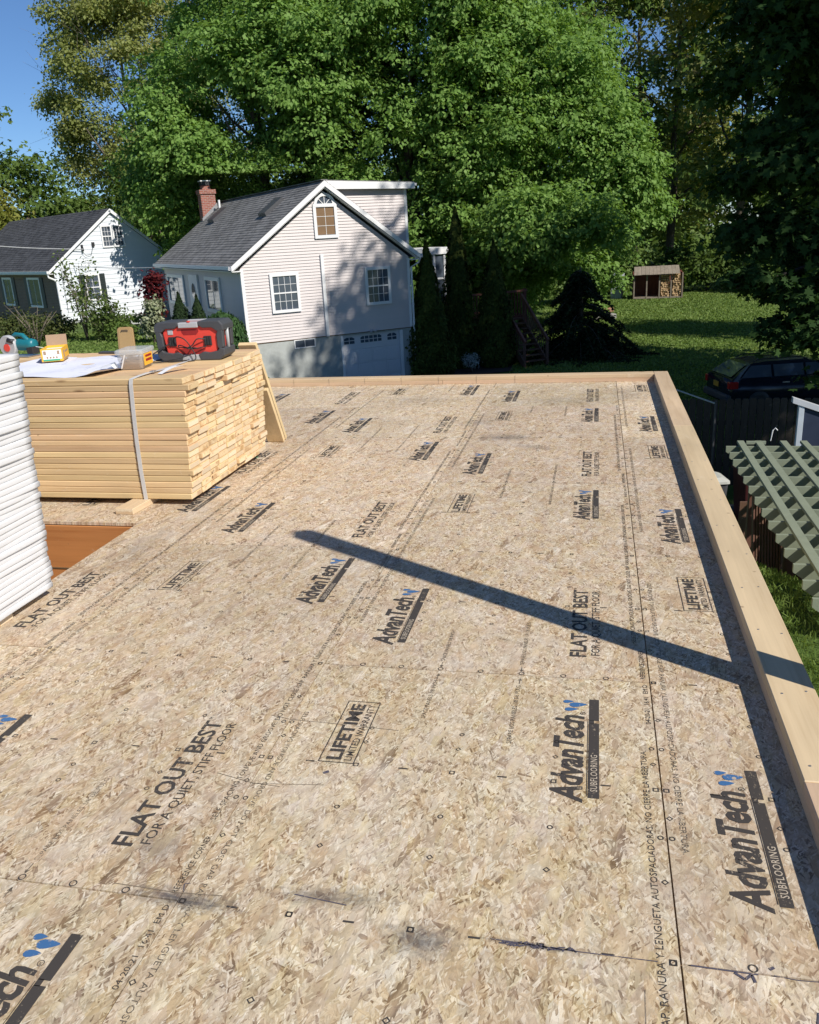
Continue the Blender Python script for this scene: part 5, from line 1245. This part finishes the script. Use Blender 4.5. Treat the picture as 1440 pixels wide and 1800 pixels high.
# ------------------------------------------------------------------ brown deck and stair behind the arborvitae
bd = empty('brown_deck', (-4.9, 34.6, gz(-4.9, 34.6)), R(38), 'red brown raised deck half hidden behind the arborvitae', 'deck')
mb = MB(); mb.box(-2.4, 1.6, -.8, 2.2, 1.55, 1.75); mb.build('deck_floor', [M['redwood']], bd)
for x in (-2.3, -.4, 1.5):
    mb = MB(); mb.box(x-.06, x+.06, -.78, -.66, 0, 2.85); mb.build('post', [M['redwood']], bd)
mb = MB(); mb.box(-2.4, 1.6, -.79, -.66, 2.72, 2.80); mb.build('hand_rail', [M['redwood']], bd)
for i in range(26):
    x = -2.2+i*.145; mb = MB(); mb.box(x-.018, x+.018, -.74, -.70, 1.75, 2.72); mb.build('baluster', [M['redwood']], bd)
st = empty('deck_stair', (-3.0, 32.3, gz(-3.0, 32.3)), 0, 'brown wooden stair with sloping hand rails down to the lawn', 'stair')
d_ = Vector((.55, -.8, 0)).normalized(); sN = Vector((.82, .57, 0))
S0 = Vector((-.75, 1.1, 0))
for k in range(9):
    c = S0 + d_*(.24*k) + Vector((0, 0, 1.75-.19*k)); mb = MB(); mb.beam(c-sN*.5, c+sN*.5, .27, .04); mb.build('tread', [M['brown']], st)
for sg in (-1, 1):
    a = S0+sN*(.53*sg); mb = MB(); mb.beam(a+Vector((0, 0, 1.7)), a+d_*2.1+Vector((0, 0, 0.05)), .05, .26); mb.build('stringer', [M['brown']], st)
    mb = MB(); mb.beam(a+Vector((0, 0, 2.7)), a+d_*2.15+Vector((0, 0, 1.0)), .09, .13); mb.build('hand_rail', [M['redwood']], st)
    mb = MB(); mb.beam(a+d_*2.1+Vector((0, 0, -.1)), a+d_*2.1+Vector((0, 0, 1.05)), .09, .09); mb.build('post', [M['brown']], st)
    for k in range(12):
        p = a+d_*(.17*k+.1); mb = MB(); mb.beam(p+Vector((0, 0, 1.55-.135*k)), p+Vector((0, 0, 2.6-.135*k)), .03, .03); mb.build('baluster', [M['brown']], st)

M['shedwood'] = wood_mat('grey_shed_boards', (0.27, 0.225, 0.18), (0.15, 0.12, 0.095), 1, knots=False, objvar=0.3)
# ------------------------------------------------------------------ woodshed at the end of the lawn
wsd = empty('woodshed', (3.25, 57.0, gz(2.85, 57)), R(-2), 'low open woodshed stacked with split firewood at the end of the lawn', 'shed')
mb = MB()
for i in range(12):
    x = -.95+i*.24; mb.box(x-.115, x+.115, -1.1, 1.1, 1.78-.0*i, 1.80, 0, Matrix.Translation((0, 0, rnd.uniform(-.012, .012))) @ Matrix.Translation((0, 0, 1.72)) @ Matrix.Rotation(R(11), 4, 'X') @ Matrix.Translation((0, 0, -1.72)))
mb.build('roof', [M['shedwood']], wsd)
mb = MB(); mb.box(-1.1, 2.0, .85, .9, 0, 1.7); mb.box(-1.15, -1.1, -.8, .9, 0, 1.75); mb.box(1.98, 2.03, -.8, .9, 0, 1.6); mb.build('wall', [M['redwood']], wsd)
for x in (-1.05, -.25, .55, 1.28, 1.98):
    mb = MB(); mb.box(x-.04, x+.04, -.86, -.78, 0, 1.62); mb.build('post', [M['shedwood']], wsd)
mb = MB(); mb.box(-1.1, 2.0, -.84, .86, .05, .14); mb.build('floor_rack', [M['shedwood']], wsd)
M['logend'] = plain('split_log_face', (0.62, 0.42, 0.23), 0.8, var=.35, scale=9)
mb = MB()
for x0, x1 in ((.62, 1.22), (1.34, 1.94)):
    z = .2
    while z < 1.5:
        x = x0+.06+rnd.uniform(0, .05)
        while x < x1:
            r = rnd.uniform(.045, .08); k = rnd.choice((3, 4, 5)); a0 = rnd.uniform(0, 6)
            mb.prism([(x+r*math.cos(a0+6.283*i/k), z+r*math.sin(a0+6.283*i/k)) for i in range(k)], -.78+rnd.uniform(-.06, .06), .3, 'y'); x += r*1.75
        z += .115
tag(mb.build('firewood', [M['logend']], wsd, fixn=True), kind='stuff')
mb = MB(); mb.box(-2.0, -1.3, -.3, .8, 0, 1.65); gs = mb.build('garden_cabinet', [plain('pale_grey_board', (.33, .36, .37), .6)], None, (2.7, 57.0, gz(2.5, 57)), (0, 0, R(-12)), bevel=.02); tag(gs, 'pale grey box cabinet at the left of the woodshed', 'cabinet')
for i, (x, y, w, m, l) in enumerate(((0.1, 50.5, 1.3, 'flagstone', 'long reddish stone slab at the edge of the lawn bed'), (0.25, 47.8, 1.2, 'stone', 'grey stone block at the edge of the lawn bed'))):
    mb = MB(); mb.box(-w/2, w/2, -.3, .3, -.1, .28); o = mb.build('garden_stone', [M[m]], None, (x, y, gz(x, y)), (0, 0, .3), bevel=.05, seg=2); tag(o, l, 'stone')

# ------------------------------------------------------------------ parked car
cr = empty('parked_car', (5.5, 23.95, gz(5.5, 23.95)), R(90-74), 'dark estate car with roof rails parked under the trees, seen from behind', 'car')
M['carpaint'] = plain('dark_blue_paint', (0.012, 0.016, 0.026), 0.18, var=.05); M['taillight'] = plain('red_tail_light', (0.45, 0.02, 0.02), 0.15); M['plate'] = plain('yellow_plate', (0.62, 0.32, 0.04), 0.5)
mb = MB()
sec = [(-2.28, .38, .84, .74), (-2.24, .30, .98, .82), (-1.9, .26, 1.02, .88), (-.8, .24, 1.00, .90), (.7, .24, .98, .90), (1.15, .24, .95, .89), (1.9, .27, .86, .86), (2.22, .33, .74, .78), (2.3, .42, .66, .66)]
rings = []
for x, zb, zt, hw in sec:
    zm = zb+(zt-zb)*.55
    rings.append([(x, -hw*.88, zb), (x, -hw, zb+.12), (x, -hw, zm), (x, -hw*.95, zt), (x, 0, zt+.02), (x, hw*.95, zt), (x, hw, zm), (x, hw, zb+.12), (x, hw*.88, zb)])
loft(mb, rings); cb = mb.build('body', [M['carpaint']], cr, smooth=True, fixn=True)
gh = [(-2.2, 1.0, .80), (-1.98, 1.18, .775), (-1.62, 1.40, .64), (-1.2, 1.45, .62), (.0, 1.46, .62), (.35, 1.38, .635), (1.15, .97, .79)]
mb = MB(); rings = []
for x, zt, hw in gh: rings.append([(x, -.83, .93), (x, -hw, zt), (x, -hw*.6, zt+.02), (x, 0, zt+.03), (x, hw*.6, zt+.02), (x, hw, zt), (x, .83, .93)])
loft(mb, rings); mb.build('cabin', [M['carpaint']], cr, smooth=False, fixn=True)
mb = MB()
for sg in (-1, 1):
    def wq(xa, xb, xc, xd): 
        y0, y1 = sg*.815, sg*.675
        pts = [(xa, y0*1.01, 1.03), (xb, y0*1.01, 1.03), (xc, y1*1.02, 1.35), (xd, y1*1.02, 1.35)]
        pts = [(p[0], p[1]+sg*.012, p[2]) for p in pts]; mb.add(pts, [(0, 1, 2, 3)])
    wq(-1.95, -1.05, -1.05, -1.62); wq(-.98, -.1, -.1, -.98); wq(-.03, .95, .28, -.03)
mb.add([(-2.175, -.68, 1.06), (-2.175, .68, 1.06), (-1.70, .56, 1.37), (-1.70, -.56, 1.37)], [(0, 1, 2, 3)])
mb.add([(1.09, -.68, 1.04), (1.09, .68, 1.04), (.44, .56, 1.37), (.44, -.56, 1.37)], [(0, 1, 2, 3)])
mb.v = [(x-.012 if x < -1.69 and abs(y) < .69 and abs(abs(y)-.82) > .1 else x, y, z+.012) for x, y, z in mb.v]
mb.build('windows', [M['glass']], cr)
for sg in (-1, 1):
    mb = MB(); mb.tube([(-1.5, sg*.55, 1.44), (-1.35, sg*.55, 1.51), (-.1, sg*.55, 1.52), (.1, sg*.55, 1.45)], .018, 6); mb.build('roof_rail', [M['black']], cr)
    mb = MB(); mb.box(-2.30, -2.02, sg*.78-.085, sg*.78+.085, .74, .95); mb.build('tail_light', [M['taillight']], cr, bevel=.03, seg=2)
    mb = MB(); mb.box(1.95, 2.27, sg*.66-.12, sg*.66+.12, .62, .76); mb.build('headlight', [M['grey']], cr, bevel=.03, seg=2)
    for wx in (-1.4, 1.42):
        mb = MB(); mb.lathe([(.2, -.1), (.31, -.1), (.335, -.07), (.335, .07), (.31, .1), (.2, .1)], (wx, sg*.80, .335), 20, 0, 'y'); wh = mb.build('wheel', [M['black']], cr, smooth=True, fixn=True)
        mb = MB(); mb.lathe([(.0, .02), (.05, .03), (.19, .015), (.21, .0), (.0, -.02)], (wx, sg*.885, .335), 12, 0, 'y'); mb.build('rim', [M['steel']], wh, fixn=True)
    mb = MB(); mb.box(.75, .95, sg*.93-.08, sg*.93+.08, 1.0, 1.13); mb.build('mirror', [M['carpaint']], cr, bevel=.03)
    mb = MB(); mb.box(-.75, -.55, sg*.902-.015, sg*.902+.015, .86, .89); mb.box(.2, .4, sg*.902-.015, sg*.902+.015, .86, .89); mb.build('door_handle', [M['steel']], cr)
mb = MB(); mb.box(-2.325, -2.30, -.16, .16, .72, .87); mb.build('number_plate', [M['plate']], cr)
mb = MB(); mb.box(-2.36, -2.18, -.84, .84, .36, .58); mb.build('bumper', [M['charcoal']], cr, bevel=.06, seg=2)

# ------------------------------------------------------------------ fence, bins, blue shed, line post
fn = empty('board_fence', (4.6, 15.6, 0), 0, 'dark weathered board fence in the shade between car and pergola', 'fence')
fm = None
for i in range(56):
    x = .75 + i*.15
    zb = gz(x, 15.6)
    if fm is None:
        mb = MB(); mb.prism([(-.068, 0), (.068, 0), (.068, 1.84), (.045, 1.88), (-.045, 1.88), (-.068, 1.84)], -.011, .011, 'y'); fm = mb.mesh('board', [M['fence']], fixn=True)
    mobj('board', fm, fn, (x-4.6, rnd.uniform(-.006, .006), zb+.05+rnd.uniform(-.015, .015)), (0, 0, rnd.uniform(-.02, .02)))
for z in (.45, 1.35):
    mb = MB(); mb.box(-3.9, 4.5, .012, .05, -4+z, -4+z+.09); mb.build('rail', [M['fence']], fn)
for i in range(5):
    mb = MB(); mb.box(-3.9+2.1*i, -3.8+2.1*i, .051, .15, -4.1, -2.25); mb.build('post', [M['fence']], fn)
def bin_(x, y, m, lidm, label, s=1.0, rz=.2):
    o = empty('rubbish_bin', (x, y, gz(x, y)), rz, label, 'bin', 'bins in the shaded yard')
    mb = MB(); loft(mb, [rrect(.24*s, .24*s, .03, .05), rrect(.30*s, .30*s, .95*s, .06)]); mb.build('body', [M[m]], o)
    mb = MB(); loft(mb, [rrect(.325*s, .33*s, .951*s, .07), rrect(.32*s, .325*s, .995*s, .07), rrect(.2*s, .22*s, 1.05*s, .06)]); mb.build('lid', [M[lidm]], o)
    mb = MB()
    for sg in (-1, 1): mb.lathe([(.0, -.03), (.09, -.03), (.09, .03), (.0, .03)], (.26*sg*s, .2*s, .09), 10, 0, 'x')
    mb.build('wheels', [M['black']], o, fixn=True)
M['binlid'] = plain('pale_bin_lid', (.45, .46, .42), .5)
bin_(1.85, 13.0, 'charcoal', 'binlid', 'dark bin with a pale lid, left of the red bin by the deck edge')
bin_(2.75, 13.35, 'bin_red', 'bin_red', 'dark red bin standing beside the pale lidded bin', 1.1)
bin_(3.55, 13.4, 'charcoal', 'grey', 'dark bin with grey lid behind the pergola corner', 1.0)
bs = empty('blue_screen', (4.45, 11.6, gz(5, 11.6)), 0, 'dark blue panel screen with pale frame post and sloping top rail at the right edge', 'screen')
M['navy'] = plain('navy_paint', (.020, .030, .062), .6, var=.1)
for k in range(3):
    mb = MB(); x0 = -1.37+.96*k; zt = lambda x: 2.66-.36*(x+1.45); mb.prism([(x0, .15), (x0+.93, .15), (x0+.93, zt(x0+.93)-.06), (x0, zt(x0)-.06)], -.02, .02, 'y'); mb.build('panel', [M['navy']], bs, fixn=True)
mb = MB(); mb.box(-1.46, -1.375, -.045, .045, 0, 2.66); mb.build('post', [plain('grey_white_trim', (.5, .55, .6), .5)], bs, bevel=.004)
mb = MB(); mb.prism([(-1.56, 2.66), (1.6, 1.52), (1.6, 1.61), (-1.56, 2.75)], -.06, .06, 'y'); mb.build('top_rail', [plain('pale_fascia', (.5, .52, .55), .4)], bs, fixn=True)
cp_ = empty('clothes_line_pole', (2.06, 14.1, gz(2.06, 14.1)), 0, 'thin pale clothes pole sloping over the dark yard by the fence', 'pole')
mb = MB(); mb.tube([(-.68, 2.0, 2.1), (.0, .0, 2.15)], .016, 6); mb.build('line', [M['grey']], cp_); mb = MB(); mb.tube([(0, 0, -.1), (0, 0, 2.2)], .02, 6); mb.build('pole', [M['charcoal']], cp_)
mb = MB(); mb.tube([(-.68, 2.0, -.1), (-.68, 2.0, 2.12)], .02, 6); mb.build('pole', [M['charcoal']], cp_)

# ------------------------------------------------------------------ pergola
pz = -1.40
pgl = empty('pergola', (3.4, 6.8, gz(3.4, 6.8)), 0, 'sage green garden pergola of crossing slats at the right', 'pergola'); z0 = gz(3.4, 6.8)
tail = MB(); tail.prism([(0, 0), (3.7, 0), (3.7, -.14), (.09, -.14), (.0, -.075)], -.019, .019, 'y'); tm = tail.mesh('rafter', [M['pergola']], fixn=True)
for i, y in enumerate((9.05, 8.72, 8.36, 7.98, 7.58, 7.18, 6.76, 6.35, 5.95, 5.56, 5.17, 4.79, 4.42, 4.05)):
    mobj('rafter', tm, pgl, (1.55-3.4+rnd.uniform(-.006, .006), y-6.8, pz-.04-z0), (0, rnd.uniform(-.003, .003), rnd.uniform(-.004, .004)))
sm_ = MB(); sm_.box(-.044, .044, -2.72, 2.42, 0, .036); sm = sm_.mesh('slat', [M['pergola']], bevel=.003)
for x in (1.74, 1.985, 2.30, 2.56, 2.86, 3.15, 3.45, 3.75, 4.05, 4.35, 4.65, 4.95): mobj('slat', sm, pgl, (x-3.4+rnd.uniform(-.008, .008), 0, pz-.039-z0+rnd.uniform(0, .002)), (0, 0, rnd.uniform(-.004, .004)))
mb = MB(); mb.box(1.82-3.4, 2.07-3.4, 9.115-6.8, 9.155-6.8, pz-.03-z0, pz+.01-z0); mb.build('block', [M['pergola']], pgl)
for (x, y) in ((1.86, 8.55), (2.12, 5.6), (4.9, 8.55), (4.9, 4.3)):
    mb = MB(); mb.box(x-3.4-.06, x-3.4+.06, y-6.8-.06, y-6.8+.06, -.05, pz-.185-z0); mb.build('post', [M['brown']], pgl, bevel=.005)
for x in (1.86, 4.9):
    mb = MB(); mb.box(x-3.4-.075, x-3.4-.025, -2.75, 2.3, pz-.33-z0, pz-.182-z0); mb.build('beam', [M['brown']], pgl)
mb = MB(); mb.tube([(2.22-3.4, 9.6-6.8, pz-.1-z0), (2.24-3.4, 9.6-6.8, pz+.05-z0), (2.27-3.4, 9.6-6.8, pz+.085-z0), (2.30-3.4, 9.6-6.8, pz+.05-z0)], .008, 6); mb.build('hook', [M['white']], pgl)
# low brown fence panel behind the pergola and patio
bw = empty('brown_fence', (2.6, 9.9, gz(2.6, 9.9)), R(4), 'brown plank screen standing at the back of the pergola', 'fence'); bwm = None
for i in range(22):
    if bwm is None:
        mb = MB(); mb.box(-.066, .066, -.012, .012, 0, 1.55); bwm = mb.mesh('board', [M['brown']], bevel=.003)
    mobj('board', bwm, bw, (-.62+i*.14, 0, rnd.uniform(-.01, .02)))
sheet('patio', [(1.2, 9.6), (6.5, 9.6), (6.5, 14.4), (1.2, 14.4)], plain('concrete_patio', (.10, .11, .115), .9, var=.2, scale=3), .02)
# brown plastic chairs stacked: fan backed, leaning planks
ck = empty('standing_planks', (1.98, 7.42, gz(2.0, 7.4)), R(4), 'bundle of narrow brown slats and boards standing on end under the pergola edge', 'planks')
for k in range(10):
    mb = MB(); x = -.27+.034*k; h = 1.55+rnd.uniform(-.03, .03)
    mb.prism([(-.13, 0), (-.03, 0), (.36, h), (.28, h)], x, x+.020, 'x'); mb.build('slat', [M['brown']], ck, bevel=.003, fixn=True)
for k, (x, d) in enumerate(((.095, 0), (.165, .12), (.245, .28))):
    mb = MB(); mb.prism([(-.30-d, .03), (-.02, .0), (.26, 1.52-.5*d), (.12-d*.4, 1.55-.7*d), (-.10-d, 1.2-.6*d), (-.32-d, .6)], x, x+.032, 'x'); mb.build('board', [M['brown']], ck, bevel=.006, fixn=True)
# grass blades where the lawn is near
g = rng(77); n = 52000
xx = g.uniform(.6, 6.5, n); yy = g.uniform(-1.0, 9.4, n); C = np.stack([xx, yy, ground_z(xx, yy)+.03], 1)
T = np.array([0, 0, 1.0])+g.normal(size=(n, 3))*.45; N = g.normal(size=(n, 3)); N[:, 2] *= .2
n2 = 90000; x2 = np.concatenate([g.uniform(-3.5, 10, 60000), g.uniform(-24, -11, 30000)]); y2 = np.concatenate([g.uniform(17, 60, 60000), g.uniform(12, 30, 30000)])
C2 = np.stack([x2, y2, ground_z(x2, y2)+.03], 1); N2 = g.normal(size=(n2, 3)); N2[:, 2] = np.abs(N2[:, 2])*.6
o = mobj('lawn_grass', leaves_mesh('lawn_grass', C2, N2, np.array([0, 0, 1.0])+g.normal(size=(n2, 3))*.7, g.uniform(.08, .17, n2), M['blade'], DIAM, .1)); tag(o, 'mown green lawn grass of the gardens beyond the deck', 'grass', kind='stuff')
o = mobj('grass', leaves_mesh('grass', C, N, T, g.uniform(.05, .11, n), M['blade'], NEEDLE, .1)); tag(o, 'short green lawn grass under and beside the pergola', 'grass', kind='stuff')

# ------------------------------------------------------------------ trees: right foreground, yard shade, background woods
def simple_tree(name, c, r, mat, label, group=None, nsub=40, subr=(1.2, 2.2), nclump=22, nleaf=10, leaf=.34, zc=None, seed=1, twigs=0, shape=TUFT, spread=.45, nl=10, bark='bark', face=TOCAM, r0=.35, **k):
    g = rng(seed); zb = gz(c[0], c[1])-.1
    d = crown(g, [(c[0], c[1], c[2], r[0], r[1], r[2])], nsub, subr, nclump, nleaf, leaf, spread, zc, .9, face)
    return tree(name, (c[0], c[1], zb), (c[0], c[1], c[2]+r[2]*.75), r0, d, mat, label, 'tree', group, bark, shape, nl, twigs, seed, **k)
# dark near maple at the right edge
g = rng(51)
d1 = crown(g, [(8.6, 14.9, 6.6, 5.8, 5.0, 7.4)], 130, (.8, 1.6), 30, 17, .20, .28, -.4, .9, None)
d2 = crown(g, [(3.6, 14.2, 1.9, 1.6, 1.5, 1.7), (2.9, 14.8, 4.6, 1.2, 1.4, 2.0), (4.6, 13.6, .6, 1.7, 1.3, .7)], 26, (.35, .7), 22, 11, .165, .17, -.75, .8, None)
d3 = crown(g, [(2.35, 12.6, .42, .42, .4, .16), (3.0, 12.7, .2, .5, .4, .16), (3.3, 12.4, -.35, .8, .5, .35), (4.1, 12.6, -.9, .9, .5, .5), (3.7, 12.9, .1, .9, .6, .5)], 11, (.16, .34), 13, 7, .145, .09, -1.6, .6, None)
dd = tuple(np.concatenate([a, b, c]) for a, b, c in zip(d1, d2, d3))
nt_ = tree('shade_maple', (9.2, 15.6, gz(9.2, 15.6)-.1), (9.0, 15.5, 11.5), .38, dd, 'maple_shaded', 'dark near maple filling the right edge, its branches hanging over the car', 'tree', None, shape=STAR, seed=52, nl=12)
mb = MB()
for P in ([(8.9, 15.5, 1.2), (6.0, 14.2, 1.2), (4.0, 13.2, .9), (2.6, 12.65, .5), (2.05, 12.5, .38)], [(6.0, 14.2, 1.2), (4.6, 13.8, .6), (3.2, 12.75, .22)], [(8.9, 15.5, 4.0), (5.5, 14.8, 4.6), (3.0, 14.7, 4.8)], [(6.0, 14.2, 1.2), (3.8, 14.2, 2.2), (2.6, 14.2, 2.4)]):
    mb.tube([tuple(np.array(p)-np.array((9.2, 15.6, gz(9.2, 15.6)-.1))) for p in P], [.11, .07, .045, .025, .01][:len(P)] if len(P) > 3 else [.06, .035, .012], 6)
M['bark_dark'] = bark_mat('dark_bark', (0.03, 0.025, 0.02))
mb.build('low_branch', [M['bark_dark']], nt_, smooth=True)
# trees beyond the right edge that shade the yard
for i, (x, y, z, r, rz_) in enumerate(((17.5, 11.5, 7.5, 5.0, 9.0), (19.5, 18.0, 7.5, 5.0, 8.5), (9.9, 19.6, 9.2, 3.0, 9.6), (20.5, 33.0, 8.0, 2.2, 8.0), (12.8, 14.7, 11.5, 3.2, 10.5), (9.4, 24.2, 6.0, 3.3, 8.0), (9.2, 28.4, 5.0, 3.0, 7.0))):
    simple_tree('yard_tree', (x, y, z), (r, r, rz_), 'midgreen', ('leafy tree beyond the right edge nearest the pergola', 'leafy tree beyond the right edge level with the car', 'leafy tree behind the dark near maple', 'slim leafy tree far beyond the right edge', 'tallest leafy tree directly right of the dark near maple', 'leafy tree behind the car at the right edge', 'leafy tree at the right edge between car and woodshed')[i], 'yard trees at the right', 50, (1.4, 2.3), 20, 8, .42, None, 60+i, face=None)
# woods behind the lawn on the right
WR = [((-0.5, 66, 9), (5.5, 5, 12.5), 'midgreen', 'dark green woodland tree rising right of the maples'), ((5.2, 68, 8), (5.5, 5, 12), 'olive', 'olive spring tree in the right hand woods with thin top'),
      ((9.5, 63, 8), (5.0, 5, 12), 'midgreen', 'mid green woodland tree behind the woodshed, farther right'), ((14.5, 60, 8), (5.5, 5, 12), 'midgreen', 'woodland tree at the far right behind the near maple'),
      ((3.0, 78, 13), (6.0, 5, 13), 'olive', 'tall pale olive tree far behind the woodshed'), ((11.5, 75, 12), (6.0, 5, 13), 'yellowgreen', 'tall yellow green tree in the far right woods'),
      ((-6.5, 72, 15), (6.0, 5, 12), 'olive', 'tall wispy olive tree showing above the maples')]
for i, (c, r, m, l) in enumerate(WR):
    simple_tree('woodland_tree', c, r, m, l, 'woods behind the lawn', 46, (1.3, 2.4), 22, 9, .46, None, 80+i, twigs=3, r0=.36)
for i, (x, y, r) in enumerate(((0.8, 61, 1.8), (4.6, 62.5, 1.6), (7.2, 61, 1.9), (10.5, 58, 1.8), (-2.5, 55, 1.9))):
    shrub('understory_bush', x, y, [(0, 0, 1.1, r, r*.8, 1.3), (r*.6, .3, 1.8, r*.7, r*.6, 1.2)], 110, 9, .32, 'midgreen', ('leafy bush behind the left end of the woodshed', 'leafy bush straight behind the woodshed', 'leafy bush right of the woodshed', 'leafy bush at the far right end of the lawn', 'leafy bush under the right hand maple')[i], .3, TUFT, 120+i)
# left background trees
simple_tree('tall_spring_tree', (-35.6, 63.0, 11.5), (6.6, 5.0, 10.5), 'olive', 'tall brownish olive spring tree above the white house, branches showing', None, 150, (.9, 1.8), 36, 14, .27, None, 101, twigs=7, spread=.40, shape=DIAM, bark='bark_pale', r0=.34, nl=14)
simple_tree('tall_spring_tree', (-33.0, 70.0, 18.5), (6.5, 5, 9.5), 'olive', 'thin topped olive tree with bare twigs against the sky', None, 60, (.7, 1.5), 22, 9, .26, None, 102, twigs=9, spread=.5, shape=DIAM, bark='bark_pale', r0=.32, nl=14)
simple_tree('green_tree', (-40.3, 54.5, 3.0), (4.6, 4.5, 4.6), 'midgreen', 'rounded green tree behind the black roof at the left', None, 40, (1.1, 1.9), 24, 10, .36, None, 103)
simple_tree('yellow_green_tree', (-41.5, 49.5, 3.3), (3.0, 3.0, 3.6), 'yellowgreen', 'yellow green tree at the far left behind the roof', None, 30, (.8, 1.5), 22, 10, .32, None, 104)
simple_tree('dark_tree', (-30.0, 56.0, 2.5), (4.5, 4.0, 5.0), 'midgreen', 'dark tree low between the white house roof and the left maple', None, 40, (1.1, 1.9), 22, 10, .36, None, 105)
simple_tree('edge_tree', (-37.6, 43.5, 10.0), (2.6, 2.6, 6.0), 'midgreen', 'green tree just reaching in from the left frame edge', None, 40, (.8, 1.5), 22, 9, .32, None, 106)
# far woods, one mass
g = rng(200); lob = []
for i in range(150):
    a = g.uniform(-52, 32); D = g.uniform(86, 110); x = math.sin(R(a))*D; y = math.cos(R(a))*D
    hh = 4.5 if a < -24 else 9.5
    for k in range(2): lob.append((x+g.normal()*2, y+g.normal()*2, g.uniform(-3, hh), g.uniform(2.5, 4.5), g.uniform(2.5, 4.5), g.uniform(2, 3.6)))
cp, cd = on_ellipsoids(g, lob, 44, (.7, 1.05), .6); ci = np.repeat(np.arange(len(cp)), 5); n = len(ci)
o = mobj('distant_woods', leaves_mesh('distant_woods', cp[ci]+g.normal(size=(n, 3))*.6, cd[ci]+np.array([0, 0, .4])+g.normal(size=(n, 3))*.5, g.normal(size=(n, 3)), g.uniform(.5, 1.0, n), M['midgreen'], TUFT))
tag(o, 'far green woods closing the view behind the gardens', 'woods', kind='stuff')
